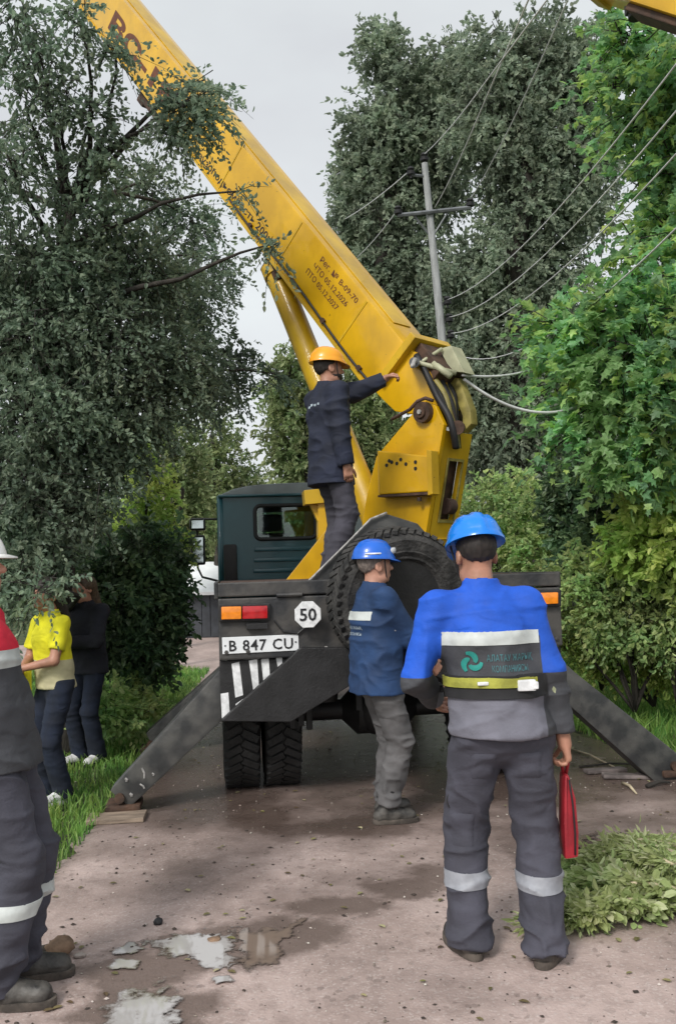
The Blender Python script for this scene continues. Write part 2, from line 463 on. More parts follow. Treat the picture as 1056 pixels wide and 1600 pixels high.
def visor_mesh(bm, M):
    N = 22; up, lo = [], []
    for i in range(N + 1):
        a = math.radians(-62 + 124 * i / N); k = max(0, math.cos(a / 124 * 180 * .99)) ** .7
        b = Vector((.121 * math.sin(a), .146 * math.cos(a), .008)); t = b + Vector((math.sin(a) * .006 * k, .046 * k, -.018 * k))
        up.append((bm.verts.new(M @ b), bm.verts.new(M @ t))); lo.append((bm.verts.new(M @ (b - Vector((0, 0, .006)))), bm.verts.new(M @ (t - Vector((0, 0, .006))))))
    for i in range(N):
        bm.faces.new((up[i][0], up[i][1], up[i + 1][1], up[i + 1][0])); bm.faces.new((lo[i][0], lo[i + 1][0], lo[i + 1][1], lo[i][1]))
        bm.faces.new((up[i][1], lo[i][1], lo[i + 1][1], up[i + 1][1])); bm.faces.new((up[i][0], up[i + 1][0], lo[i + 1][0], lo[i][0]))
    for i in (0, N): bm.faces.new((up[i][0], lo[i][0], lo[i][1], up[i][1]))

class Person:
    def __init__(s, base, yaw, H, label, cat='person', skin='skin', lean=(0, 0), footL=(-.12, 0, 0, 8), footR=(.12, 0, 0, -8), handL=(-.26, .02, .80), handR=(.26, .02, .80),
                 elbL=(-.3, -1, 0), elbR=(.3, -1, 0), head=(0, 0), palmL=(1, 0, 0), palmR=(-1, 0, 0), curl=(.45, .45), girth=1., h=.0085, sh=.19, hips=(0, 0), bend=0.):
        k = H / 1.75; s.k, s.h, s.g = k, h, girth
        s.o_base, s.yaw = base, yaw
        pel = V(hips[0], hips[1], .94) * k
        ch = V(hips[0] + lean[0], hips[1] + lean[1], 1.30 - bend) * k
        nb = V(hips[0] + lean[0] * 1.25, hips[1] + lean[1] * 1.3 - .01, 1.475 - bend * 1.2) * k
        hd = nb + V(lean[0] * .2, .025 + lean[1] * .25, .145) * k
        s.pel, s.ch, s.nb, s.hd = pel, ch, nb, hd
        s.waist = pel * .6 + ch * .4
        s.hp = [pel + V(-.095, 0, -.03) * k, pel + V(.095, 0, -.03) * k]
        s.shd = [nb + V(-sh, 0, -.055) * k, nb + V(sh, 0, -.055) * k]
        s.el, s.wr, s.kn, s.an, s.toe = [None] * 2, [None] * 2, [None] * 2, [None] * 2, [None] * 2
        for i, (hh, eh) in enumerate(((handL, elbL), (handR, elbR))):
            s.el[i], s.wr[i] = ik(s.shd[i], V(*hh) * k, .30 * k, .265 * k, eh)
        for i, f in enumerate((footL, footR)):
            a = V(f[0], f[1], f[2] + .09) * k; t = math.radians(f[3]); s.toe[i] = V(-math.sin(t), math.cos(t), 0)
            s.kn[i], s.an[i] = ik(s.hp[i], a, .43 * k, .42 * k, V(s.toe[i][0] * .6, 1, 0))
        s.foot_z = [f[2] * k for f in (footL, footR)]
        lo = np.min([*s.wr, *s.el, *s.an, pel, hd], 0) - .28; hi = np.max([*s.wr, *s.el, *s.an, pel, hd], 0) + .28
        lo[2] = min(s.foot_z) - .05; s.lo, s.hi = lo, hi
        HR = rotm(math.radians(head[0]), math.radians(head[1])); s.HR = HR
        B = Solid(lo, hi, h)
        B.cone(pel + V(-.07, 0, 0) * k, pel + V(.07, 0, 0) * k, .105 * k, .105 * k, .05)
        B.cone(pel, s.waist, .115 * k * girth, .11 * k * girth, .05, (1.2, .85, 1)); B.cone(s.waist, ch, .11 * k * girth, .13 * k, .05, (1.2, .85, 1))
        B.cone(ch, nb, .12 * k, .055 * k, .05, (1.2, .85, 1))
        for i in (0, 1):
            B.cone(nb + V(0, 0, -.04), s.shd[i], .05 * k, .05 * k, .04); B.cone(s.shd[i], s.el[i], .05 * k, .04 * k, .02); B.cone(s.el[i], s.wr[i], .041 * k, .027 * k, .015)
            B.cone(s.hp[i], s.kn[i], .08 * k, .052 * k, .03); B.cone(s.kn[i], s.an[i], .055 * k, .036 * k, .02)
            B.cone(s.an[i] + V(0, 0, -.04) * k, s.an[i] + s.toe[i] * .13 * k + V(0, 0, -.055) * k, .036 * k, .028 * k, .02)
            d = s.wr[i] - s.el[i]; hand_solid(B, s.wr[i], d / np.linalg.norm(d), V(*(palmL, palmR)[i]), (-1, 1)[i], curl[i], k)
        T = lambda *p: hd + HR @ (V(*p) * k)
        B.cone(nb + V(0, 0, -.03), T(0, -.012, -.035), .06 * k, .056 * k, .02)
        B.ball(T(0, -.012, .045), V(.077, .098, .095) * k, .02, HR); B.ball(T(0, .035, -.012), V(.064, .066, .09) * k, .03, HR)
        B.cone(T(-.03, .03, -.07), T(.03, .03, -.07), .035 * k, .035 * k, .03); B.ball(T(0, .068, -.085), V(.026, .02, .02) * k, .02, HR)
        B.cone(T(-.035, .083, .034), T(.035, .083, .034), .014 * k, .014 * k, .015)
        for x in (-.032, .032): B.ball(T(x, .104, .012), V(.018, .014, .012) * k, .01, HR, True)
        B.cone(T(0, .088, .028), T(0, .117, -.016), .01 * k, .0155 * k, .01)
        for x in (-.012, .012): B.ball(T(x, .102, -.02), V(.009, .012, .009) * k, .006, HR)
        B.cone(T(-.02, .09, -.052), T(.02, .09, -.052), .008 * k, .008 * k, .006); B.cone(T(-.018, .087, -.064), T(.018, .087, -.064), .009 * k, .009 * k, .006)
        for x in (-1, 1):
            B.ball(T(x * .08, -.008, .0), V(.011, .026, .034) * k, .008, HR); B.ball(T(x * .088, -.002, .002), V(.006, .012, .018) * k, .0, HR, True)
        me = B.mesh('person', MATS[skin])
        s.o = link('person', me); s.o.location = base; s.o.rotation_euler = (0, 0, yaw); setp(s.o, label=label, cat=cat)
        for x in (-.032, .032):
            bm = bmesh.new(); bmesh.ops.create_uvsphere(bm, u_segments=12, v_segments=8, radius=.0125 * k, matrix=Matrix.Translation(T(x, .085, .014)))
            fin('eye', bm, MATS['eye'], s.o, smooth=180)
    def solid(s): return Solid(s.lo, s.hi, s.h)
    def put(s, S, name, m, amp=0, zones=(), seed=0, f=(5, 5, 11), fine=.35):
        me = S.mesh(name, m)
        if amp: wrinkle(me, amp, f, zones, seed, fine)
        return link(name, me, s.o, False)
    def hair(s, m, shape='short', beard=False):
        k, HR, hd = s.k, s.HR, s.hd; T = lambda *p: hd + HR @ (V(*p) * k)
        S = Solid(hd - .36 * k, hd + .2 * k, .007)
        if shape == 'short':
            S.ball(T(0, -.016, .047), V(.083, .103, .1) * k, .01, HR)
            S.keep(HR @ V(0, 1, -.25), T(0, .03, .06)); S.keep(HR @ V(0, 0, -1), T(0, 0, -.055)); S.keep(HR @ V(0, .8, -1), T(0, -.02, .01))
        elif shape == 'long':
            S.ball(T(0, -.016, .047), V(.087, .108, .106) * k, .02, HR); S.cone(T(0, -.06, .03), T(0, -.09, -.2), .08 * k, .06 * k, .04)
            S.keep(HR @ V(0, 1, -.45), T(0, .05, .07))
        me = S.mesh('hair', m); wrinkle(me, .004, (40, 40, 14), (), 3, .6); link('hair', me, s.o, False)
        if beard:
            S = Solid(hd - .2 * k, hd + .2 * k, .006)
            S.ball(T(0, .032, -.04), V(.07, .072, .07) * k, .02, HR); S.ball(T(0, .066, -.088), V(.036, .03, .03) * k, .02, HR)
            S.keep(HR @ V(0, 0, 1), T(0, 0, -.038)); S.ball(T(0, .105, -.03), V(.02, .02, .018) * k, 0, HR, True)
            me = S.mesh('beard', m); wrinkle(me, .003, (60, 60, 40), (), 4, .6); link('beard', me, s.o, False)
    def helmet(s, m, style=0, strap=None, tilt=-6):
        k = s.k; R = Matrix(s.HR.tolist()) @ Matrix.Rotation(math.radians(tilt), 3, 'X')
        M = Matrix.Translation(Vector(s.hd + s.HR @ (V(0, -.008, .052) * k))) @ R.to_4x4() @ Matrix.Scale(k, 4)
        bm = bmesh.new(); helmet_mesh(bm, M, style); o = fin('helmet', bm, m, s.o, smooth=60)
        bm = bmesh.new(); visor_mesh(bm, M); fin('visor', bm, m, o, smooth=40)
        if strap:
            T = lambda *p: Vector(s.hd + s.HR @ (V(*p) * k))
            bm = bmesh.new()
            for x in (-1, 1): tube(bm, [T(x * .098, .03, .06), T(x * .085, .035, 0), T(x * .068, .045, -.06), T(x * .03, .058, -.112), T(0, .062, -.116)], .005 * k, 6, scale=(1, 1))
            fin('chin_strap', bm, strap, s.o, smooth=180)
        return o
    def trousers(s, m, fit=1., amp=.006, hem=.06, top=.1, flare=1., seed=1):
        k, g = s.k, s.g; S = s.solid()
        S.cone(s.pel + V(0, 0, .1) * k, s.pel + V(0, 0, -.02) * k, .125 * k * g, .132 * k * fit, .04, (1.2, .88, 1))
        for i in (0, 1):
            a = s.an[i].copy(); dn = (a - s.kn[i]); dn /= np.linalg.norm(dn); e = a + dn * (.09 - hem) * k
            S.cone(s.hp[i] + V(0, 0, .02), s.kn[i], .099 * k * fit, .078 * k * fit, .03)
            S.cone(s.kn[i], e, .079 * k * fit, .07 * k * fit * flare, .02, cut=0)
        S.keep((0, 0, 1), s.pel + V(0, 0, top) * k)
        z = s.an[0][2]; kz = s.kn[0][2]
        return s.put(S, 'trousers', m, amp, ((z + .07, .1, 1.1), (kz, .09, .6), (s.pel[2] - .1, .08, .4)), seed, f=(6, 6, 13))
    def boots(s, m, sole, high=.17, w=1., L=1.):
        k = s.k
        for i in (0, 1):
            a, t = s.an[i], s.toe[i]; z0 = s.foot_z[i]; lo = a - .3; hi = a + .3; lo[2] = z0 - .01; hi[2] = a[2] + .2
            S = Solid(lo, hi, .0075); c = V(a[0], a[1], z0); Rm = np.array([[t[1], t[0], 0], [-t[0], t[1], 0], [0, 0, 1.]])
            S.cone(c + V(0, 0, .05) * k - t * .03, c + t * .05 * k + V(0, 0, .055) * k, .045 * k * w, .046 * k * w, .02)
            S.cone(c + t * .04 * k + V(0, 0, .055) * k, c + t * .15 * k * L + V(0, 0, .042) * k, .046 * k * w, .043 * k * w, .03)
            up = a - s.kn[i]; up = -up / np.linalg.norm(up)
            S.cone(c + V(0, 0, .07) * k, a + up * (high - .09) * k, .05 * k, .054 * k, .02, cut=0)
            S.keep((0, 0, -1), (0, 0, z0 + .022))
            me = S.mesh('boot', m); wrinkle(me, .0025, (18, 18, 40), (), 2 + i)
            o = link('boot', me, s.o, False)
            n = 28; pts = []
            for j in range(n):
                th = 2 * math.pi * j / n; y = math.cos(th); x = math.sin(th)
                yy = .06 + (.155 * L - .005 if y > 0 else .15 - .01) * (abs(y) ** .8) * (1 if y > 0 else -1); xx = .05 * w * (abs(x) ** .75) * (1 if x > 0 else -1) * (.92 if y < -.2 else 1.06)
                pts.append(Vector(c + Rm @ (V(xx, yy, .001) * k)))
            bm = bmesh.new(); prism(bm, pts, (0, 0, .03 * k), .003)
            fin('sole', bm, sole, o, smooth=40)
    def jacket(s, m, hem=.80, fit=1., amp=.006, collar=True, sleeve=(1, 1), seed=0, belly=0., slv=1., cuff=.0, waistk=1., name='jacket'):
        k, g = s.k, s.g; S = s.solid(); hz = V(s.pel[0], s.pel[1], hem * k)
        S.cone(hz, s.waist, .163 * k * g * fit, .14 * k * g * fit * waistk, .04, (1.2, .95, 1)); S.cone(s.waist, s.ch, .14 * k * g * fit * waistk, .152 * k * fit, .05, (1.2, .9, 1))
        S.cone(s.ch, s.nb + V(0, 0, -.04) * k, .148 * k * fit, .075 * k * fit, .05, (1.2, .9, 1))
        if belly: S.ball(s.waist + V(0, .07, .02) * k, V(.15, .12, .17) * k * belly, .05)
        for i in (0, 1):
            S.cone(s.nb + V(0, 0, -.045) * k, s.shd[i] + V(0, 0, -.005), .066 * k * fit, .064 * k * fit, .05)
            w = s.el[i] + (s.wr[i] - s.el[i]) * (1.02 if sleeve[i] >= 1 else .5)
            if sleeve[i] >= 1:
                S.cone(s.shd[i], s.el[i], .068 * k * fit * slv, .063 * k * fit * slv, .045); S.cone(s.el[i], w, .064 * k * fit * slv, .05 * k * fit * slv, .015, cut=0)
            else:
                S.cone(s.shd[i], s.shd[i] + (s.el[i] - s.shd[i]) * sleeve[i], .066 * k * fit * slv, .07 * k * fit * slv, .02, cut=0)
        if collar:
            S.cone(s.nb + V(0, .0, -.03) * k, s.nb + V(0, .015, .05) * k, .083 * k, .076 * k, .015, cut=0)
            S.cone(s.nb + V(0, .012, .055) * k, s.nb + V(0, .02, .11) * k, .062 * k, .062 * k, 0, sub=True)
        S.keep((0, 0, -1), hz)
        ez = (s.el[0][2] + s.el[1][2]) / 2
        return s.put(S, name, m, amp, ((ez, .1, .7), (s.waist[2], .08, .5), (hem * k + .1, .08, .3)), seed, f=(5.5, 5.5, 10))
    def w2l(s, p):
        return Matrix.LocRotScale(s.o.location, s.o.rotation_euler, None).inverted() @ Vector(p)
def patch(garment, x, z, w, h, m, name='pocket', yside=-1, flap=True, th=.006):
    """a sewn-on pocket: a small cloth panel laid on the garment's surface"""
    b2 = bmesh.new(); b2.from_mesh(garment.data); bv = BVHTree.FromBMesh(b2); b2.free()
    bm = bmesh.new(); N = 8; rows = []
    for j in range(N + 1):
        row = []
        for i in range(N + 1):
            X, Z = x + w * (i / N - .5), z + h * (j / N - .5); hit = bv.ray_cast(Vector((X, yside, Z)), Vector((0, -yside, 0)))
            if not hit[0]: bm.free(); return None
            e = th if 0 < i < N and 0 < j < N else -.004
            if flap and j >= N - 2 and 0 < i < N and j < N: e += .004
            row.append(bm.verts.new(hit[0] + Vector((0, yside * e, 0))))
        rows.append(row)
    for a, b in zip(rows, rows[1:]):
        for i in range(N): bm.faces.new((a[i], a[i + 1], b[i + 1], b[i]))
    return fin(name, bm, m, garment, False, smooth=60)
def strap_text(P, jac, s, size, zc, xc, width, m, yside=-1, name='lettering'):
    """prints a line of text on the back of a garment, following its surface"""
    me = text_mesh(s, size, 1.05, .0); me.materials.clear(); me.materials.append(m)
    bm = bmesh.new(); bm.from_mesh(me)
    bmesh.ops.subdivide_edges(bm, edges=[e for e in bm.edges if e.calc_length() > .02], cuts=2)
    xs = [v.co.x for v in bm.verts]; sx = width / max(xs)
    b2 = bmesh.new(); b2.from_mesh(jac.data); bv = BVHTree.FromBMesh(b2)
    for v in bm.verts:
        X = xc + yside * -1 * (v.co.x * sx - width / 2); Z = zc + v.co.y
        h = bv.ray_cast(Vector((X, yside * 1.0, Z)), Vector((0, -yside, 0)))
        v.co = (h[0] + Vector((0, yside, 0)) * .005) if h[0] else Vector((X, yside * .15, Z))
    b2.free()
    bpy.data.meshes.remove(me)
    o = fin(name, bm, m, jac, False)
    return o
# ------------------------------------------------------------------ palette
YEL = paint_mat('yellow_paint', (.60, .335, .0015), (.71, .405, .002), (.34, .20, .012))
YEL2 = paint_mat('faded_yellow_paint', (.52, .31, .008), (.64, .40, .012), (.24, .14, .02), .45, .2)
RUST = mat('rusty_brown_steel', (.06, .032, .02), .75, var=.4, vs=12, bump=.3, bs=50)
OLIVE = mat('weathered_olive_paint', (.26, .22, .06), .55, var=.25, vs=9, bump=.15)
GREYGREEN = mat('grey_green_metal', (.38, .38, .25), .5, var=.15, vs=8, bump=.1)
TEAL = mat('teal_cab_paint', (.020, .085, .105), .35, var=.12, vs=3, bump=.02, bs=10, coat=.2)
ROOFM = mat('sky_sheen_cab_roof', (.20, .23, .24), .4, var=.15, vs=3)  # teal roof greyed: the sky's reflection is put into its colour
BODY = mat('dark_grey_truck_paint', (.030, .032, .036), .5, var=.3, vs=6, bump=.2, bs=25, col2=(.062, .058, .054), detail=9)
LEGM = mat('outrigger_paint', (.042, .044, .046), .48, var=.3, vs=7, bump=.2, bs=22, col2=(.075, .074, .07))
BLACK = mat('black_steel', (.012, .012, .013), .55, var=.3, vs=8, bump=.15)
SCUFF = mat('scuffed_bare_metal', (.30, .29, .28), .45, var=.3, vs=30, bump=.1)
RUBBER = mat('tyre_rubber', (.017, .017, .017), .8, var=.35, vs=9, bump=.4, bs=40)
SPARERUB = mat('dusty_spare_rubber', (.020, .020, .020), .8, var=.5, vs=9, bump=.7, bs=35, col2=(.05, .048, .046))
DECKM = mat('rusty_deck', (.075, .042, .032), .8, var=.35, vs=7, bump=.3)
AMBER = mat('amber_lens', (.82, .24, .012), .22, var=.12, vs=25, coat=.6)
REDL = mat('red_lens', (.42, .008, .012), .22, var=.15, vs=25, coat=.6)
PLATE = mat('plate_white', (.72, .74, .76), .4, var=.05, vs=12)
WHITE = mat('white_paint_worn', (.70, .71, .72), .55, var=.14, vs=26, bump=.1)
INK = mat('black_ink', (.012, .012, .014), .6, var=.1)
BROWNINK = mat('brown_lettering', (.12, .035, .012), .6, var=.25, vs=20)
SEAL = mat('black_rubber_seal', (.012, .013, .014), .6)
CONC = mat('pole_concrete', (.30, .31, .31), .85, var=.18, vs=5, bump=.3, bs=30, stretch=(4, 4, .6))
STEELG = mat('galvanised_steel', (.16, .17, .18), .5, metal=.4, var=.2)
CERAM = mat('insulator_glass', (.06, .055, .05), .2)
WIREM = mat('aluminium_wire', (.62, .63, .63), .5)
SKIN = mat('skin', (.46, .24, .17), .5, var=.1, vs=14, bump=.06, bs=90, col2=(.54, .28, .20))
mat('skin_tan', (.38, .19, .125), .5, var=.12, vs=14, bump=.06, bs=90, col2=(.45, .22, .15))
mat('eye', (.25, .22, .2), .15)
def glass_mat():
    m = bpy.data.materials.new('cab_glass'); m.use_nodes = True; n, l = m.node_tree.nodes, m.node_tree.links; n.clear()
    o = n.new('ShaderNodeOutputMaterial'); t = n.new('ShaderNodeBsdfTransparent'); t.inputs[0].default_value = (.62, .72, .68, 1)
    g = n.new('ShaderNodeBsdfGlossy'); g.inputs['Roughness'].default_value = .03; g.inputs[0].default_value = (.9, .95, .95, 1)
    fr = n.new('ShaderNodeFresnel'); fr.inputs[0].default_value = 1.8; mx = n.new('ShaderNodeMixShader')
    l.new(fr.outputs[0], mx.inputs[0]); l.new(t.outputs[0], mx.inputs[1]); l.new(g.outputs[0], mx.inputs[2]); l.new(mx.outputs[0], o.inputs[0])
    return m
GLASS = glass_mat()
MIRROR = mat('mirror_glass', (.5, .55, .55), .06, metal=1., var=.02)

# ------------------------------------------------------------------ ground, road, puddles
STAINS = []
for x, y, rx, ry in ((330, 1480, .42, .34), (210, 1520, .3, .34), (230, 1580, .34, .3), (440, 1462, .34, .3), (530, 1415, .34, .16), (630, 1388, .3, .2), (690, 1365, .3, .22), (940, 1335, .6, .3), (400, 1275, .3, .5), (560, 1290, .45, .3)):
    g_ = gp(x, y); STAINS.append((g_.x, g_.y, rx, ry))
def road_mat():
    m = bpy.data.materials.new('worn_dusty_asphalt'); m.use_nodes = True; n, l = m.node_tree.nodes, m.node_tree.links
    b = n['Principled BSDF']; tc = n.new('ShaderNodeTexCoord'); O = tc.outputs['Object']
    def nz(s, d=5, r=.55, st=None):
        q = n.new('ShaderNodeTexNoise'); q.inputs['Scale'].default_value = s; q.inputs['Detail'].default_value = d; q.inputs['Roughness'].default_value = r
        if st:
            mp = n.new('ShaderNodeMapping'); mp.inputs['Scale'].default_value = st; l.new(O, mp.inputs[0]); l.new(mp.outputs[0], q.inputs[0])
        else: l.new(O, q.inputs[0])
        return q.outputs[0]
    def ramp(s, p0, c0, p1, c1):
        r = n.new('ShaderNodeValToRGB'); e = r.color_ramp.elements; e[0].position = p0; e[0].color = (*c0, 1); e[1].position = p1; e[1].color = (*c1, 1); l.new(s, r.inputs[0]); return r.outputs[0]
    def mix(f, a, c, blend='MIX'):
        q = n.new('ShaderNodeMix'); q.data_type = 'RGBA'; q.blend_type = blend
        for i, v in ((0, f), (6, a), (7, c)):
            if hasattr(v, 'links') or hasattr(v, 'is_linked'): l.new(v, q.inputs[i])
            elif i == 0: q.inputs[0].default_value = v
            else: q.inputs[i].default_value = (*v, 1)
        return q.outputs[2]
    def math_(op, a, c=None):
        q = n.new('ShaderNodeMath'); q.operation = op
        for i, v in enumerate((a, c)):
            if v is None: continue
            if isinstance(v, (int, float)): q.inputs[i].default_value = v
            else: l.new(v, q.inputs[i])
        return q.outputs[0]
    base = ramp(nz(1.3, 6), .3, (.40, .305, .275), .7, (.53, .42, .39))
    base = mix(ramp(nz(.9, 4, .5, (1.4, .5, 1)), .42, (0, 0, 0), .62, (1, 1, 1)), base, (.325, .25, .225))
    base = mix(math_('MULTIPLY', ramp(nz(9, 6, .7), .45, (0, 0, 0), .75, (1, 1, 1)), .5), base, (.175, .13, .115))
    v = n.new('ShaderNodeTexVoronoi'); v.inputs['Scale'].default_value = 95; l.new(O, v.inputs[0])
    sp = ramp(v.outputs['Color'], .70, (0, 0, 0), .82, (1, 1, 1))
    base = mix(math_('MULTIPLY', sp, .3), base, (.62, .55, .52))
    v2 = n.new('ShaderNodeTexVoronoi'); v2.inputs['Scale'].default_value = 40; l.new(O, v2.inputs[0])
    base = mix(math_('MULTIPLY', ramp(v2.outputs['Color'], .80, (0, 0, 0), .9, (1, 1, 1)), .35), base, (.09, .07, .06))
    # damp ground around the truck, where it dripped
    sx = n.new('ShaderNodeSeparateXYZ'); l.new(O, sx.inputs[0])
    dy = math_('DIVIDE', math_('SUBTRACT', sx.outputs[1], 8.2), 3.4); g = math_('POWER', 2.718, math_('MULTIPLY', math_('MULTIPLY', dy, dy), -1.))
    wet = math_('ADD', math_('MULTIPLY', g, .52), nz(.8, 5, .6))
    wm = ramp(wet, .60, (0, 0, 0), .92, (1, 1, 1))
    # mud stains round the puddles
    stain = None
    for cx_, cy_, rx_, ry_ in STAINS:
        mp = n.new('ShaderNodeMapping'); mp.vector_type = 'TEXTURE'; mp.inputs['Location'].default_value = (cx_, cy_, 0); mp.inputs['Scale'].default_value = (rx_, ry_, 1); l.new(O, mp.inputs[0])
        ln = n.new('ShaderNodeVectorMath'); ln.operation = 'LENGTH'; l.new(mp.outputs[0], ln.inputs[0])
        d_ = math_('SUBTRACT', 1., ln.outputs['Value']); stain = d_ if stain is None else math_('MAXIMUM', stain, d_)
    st = math_('ADD', stain, math_('MULTIPLY', math_('SUBTRACT', nz(5, 6, .65), .5), 1.6))
    sm = ramp(st, .02, (0, 0, 0), .42, (1, 1, 1))
    base = mix(math_('MULTIPLY', sm, .85), base, (.125, .09, .075))
    wm = math_('MAXIMUM', wm, math_('MULTIPLY', sm, .2))
    base2 = mix(math_('MULTIPLY', ramp(wet, .60, (0, 0, 0), .92, (1, 1, 1)), .9), base, (.085, .06, .05))
    l.new(base2, b.inputs['Base Color'])
    rr = n.new('ShaderNodeMapRange'); rr.inputs[3].default_value = .82; rr.inputs[4].default_value = .2; l.new(wm, rr.inputs[0]); l.new(rr.outputs[0], b.inputs['Roughness'])
    bp = n.new('ShaderNodeBump'); bp.inputs['Strength'].default_value = .55; bp.inputs['Distance'].default_value = .012
    hsum = math_('ADD', math_('MULTIPLY', nz(70, 4), .6), math_('ADD', math_('MULTIPLY', sp, .35), math_('MULTIPLY', nz(7, 5), 1.2)))
    l.new(hsum, bp.inputs['Height']); l.new(bp.outputs[0], b.inputs['Normal'])
    return m
ROADM = road_mat()
SOIL = mat('grassy_soil', (.035, .05, .018), .95, var=.4, vs=2.5, bump=.6, bs=20, col2=(.075, .10, .03))
GRAVEL = mat('pale_gravel', (.36, .31, .28), .9, var=.2, vs=4, bump=.4, bs=60)

bm = bmesh.new()
bmesh.ops.create_grid(bm, x_segments=1, y_segments=1, size=400, matrix=Matrix.Translation((0, 100, -.012)))
fin('ground', bm, SOIL, kind='structure')
def outline(base, jit, n_sub, seed, seed_scale=1.):
    r = random.Random(seed); out = []
    for i, a in enumerate(base):
        b = base[(i + 1) % len(base)]
        a, b = Vector(a), Vector(b); nrm = Vector((-(b - a).y, (b - a).x)).normalized()
        for k in range(n_sub): out.append(a.lerp(b, k / n_sub) + nrm * (r.uniform(-jit, jit)))
    return out
def rounded(q, n=1):
    for _ in range(n):
        o = []
        for i, a in enumerate(q):
            b = q[(i + 1) % len(q)]; o += [a.lerp(b, .25), a.lerp(b, .75)]
        q = o
    return q
def sheet(name, pts, z, m, **k):
    bm = bmesh.new(); vs = [bm.verts.new((p[0], p[1], z)) for p in pts]; f = bm.faces.new(vs)
    bmesh.ops.triangulate(bm, faces=[f])
    if sum(x.normal.z for x in bm.faces) < 0: bmesh.ops.reverse_faces(bm, faces=bm.faces[:])
    me = bpy.data.meshes.new(name); bm.to_mesh(me); bm.free(); me.materials.append(m)
    return link(name, me, None, **k)
left_edge = [(-1.2, -6), (-1.32, 2.5), (-1.66, 4.9), (-1.72, 6.6), (-2.0, 10), (-2.36, 15.4)]
right_edge = [(-2.1, 60), (.9, 30), (1.7, 18), (2.05, 11), (2.28, 8.6), (2.6, 7.0), (3.0, 5), (3.2, 2.5), (3.3, -6)]
pts = outline(left_edge + [(-3.6, 16.6), (-9, 17.5), (-16, 18.5), (-16, 23.5), (-8, 23.4), (-4.6, 25.0), (-5.6, 60)] + right_edge, .07, 9, 3)
sheet('road', pts, 0., ROADM, kind='structure')

def puddle_mat(name, col, rough=.03):
    m = bpy.data.materials.new(name); m.use_nodes = True; n, l = m.node_tree.nodes, m.node_tree.links; b = n['Principled BSDF']; out = n['Material Output']
    b.inputs['IOR'].default_value = 1.5; b.inputs['Specular IOR Level'].default_value = 1.; b.inputs['Roughness'].default_value = rough
    tc = n.new('ShaderNodeTexCoord'); at = n.new('ShaderNodeAttribute'); at.attribute_name = 'depth'
    q = n.new('ShaderNodeTexNoise'); q.inputs['Scale'].default_value = 11; q.inputs['Detail'].default_value = 9; q.inputs['Roughness'].default_value = .68; l.new(tc.outputs['Object'], q.inputs[0])
    ad = n.new('ShaderNodeMath'); ad.operation = 'MULTIPLY_ADD'; l.new(q.outputs[0], ad.inputs[0]); ad.inputs[1].default_value = 2.3; l.new(at.outputs['Fac'], ad.inputs[2])
    al = n.new('ShaderNodeMapRange'); al.inputs[1].default_value = 1.42; al.inputs[2].default_value = 1.54; l.new(ad.outputs[0], al.inputs[0])
    cm = n.new('ShaderNodeMapRange'); cm.inputs[1].default_value = 1.46; cm.inputs[2].default_value = 1.78; l.new(ad.outputs[0], cm.inputs[0])
    r = n.new('ShaderNodeMix'); r.data_type = 'RGBA'; r.inputs[6].default_value = (.13, .10, .085, 1); r.inputs[7].default_value = (*col, 1); l.new(cm.outputs[0], r.inputs[0]); l.new(r.outputs[2], b.inputs['Base Color'])
    tr = n.new('ShaderNodeBsdfTransparent'); mx = n.new('ShaderNodeMixShader'); l.new(al.outputs[0], mx.inputs[0]); l.new(tr.outputs[0], mx.inputs[1]); l.new(b.outputs[0], mx.inputs[2]); l.new(mx.outputs[0], out.inputs['Surface'])
    return m
PUD = puddle_mat('sky_white_puddle_water', (.43, .41, .40)); PUDB = puddle_mat('muddy_reflection_puddle_water', (.22, .165, .13), .05)  # pale water: the white sky reflection is painted into its base colour
def pud(pixels, m, seed, z=.004, jit=.02, sub=8):
    w = [gp(*p) for p in pixels]; q = rounded(outline([(p.x, p.y) for p in w], jit * .6, 4, seed), 2)
    c = sum(q, Vector((0, 0))) / len(q); bm = bmesh.new(); dl = bm.verts.layers.float.new('depth'); rings = []
    for k, d in ((1.5, 0.), (1., .36), (.55, .8)):
        row = []
        for p in q:
            v = bm.verts.new((c.x + (p.x - c.x) * k, c.y + (p.y - c.y) * k, z)); v[dl] = d; row.append(v)
        rings.append(row)
    cv = bm.verts.new((c.x, c.y, z)); cv[dl] = .8; N = len(q)
    for a_, b_ in zip(rings, rings[1:]):
        for i in range(N): bm.faces.new((a_[i], a_[(i + 1) % N], b_[(i + 1) % N], b_[i]))
    for i in range(N): bm.faces.new((rings[-1][i], rings[-1][(i + 1) % N], cv))
    if sum(f.normal.z for f in bm.faces) < 0: bmesh.ops.reverse_faces(bm, faces=bm.faces[:])
    bm.normal_update()
    if sum(f.normal.z for f in bm.faces) < 0: bmesh.ops.reverse_faces(bm, faces=bm.faces[:])
    me = bpy.data.meshes.new('puddle'); bm.to_mesh(me); bm.free(); me.materials.append(m); return link('puddle', me, None, kind='structure')
pud([(232, 1478), (282, 1462), (352, 1458), (372, 1468), (368, 1500), (335, 1517), (300, 1502), (262, 1492)], PUD, 11, z=0.0042)
pud([(372, 1462), (440, 1452), (470, 1440), (446, 1472), (432, 1500), (385, 1508), (372, 1490)], PUDB, 12, z=0.0054)  # brown reflection here is put into the water colour
pud([(180, 1490), (205, 1472), (225, 1484), (205, 1494)], PUD, 13, z=0.0066)
pud([(168, 1512), (190, 1498), (222, 1505), (200, 1516)], PUD, 14, z=0.0078)
pud([(188, 1556), (258, 1545), (266, 1575), (262, 1640), (165, 1640), (170, 1590)], PUD, 15, z=0.0090)
pud([(330, 1530), (360, 1526), (364, 1537), (338, 1541)], PUD, 16, z=0.0102)
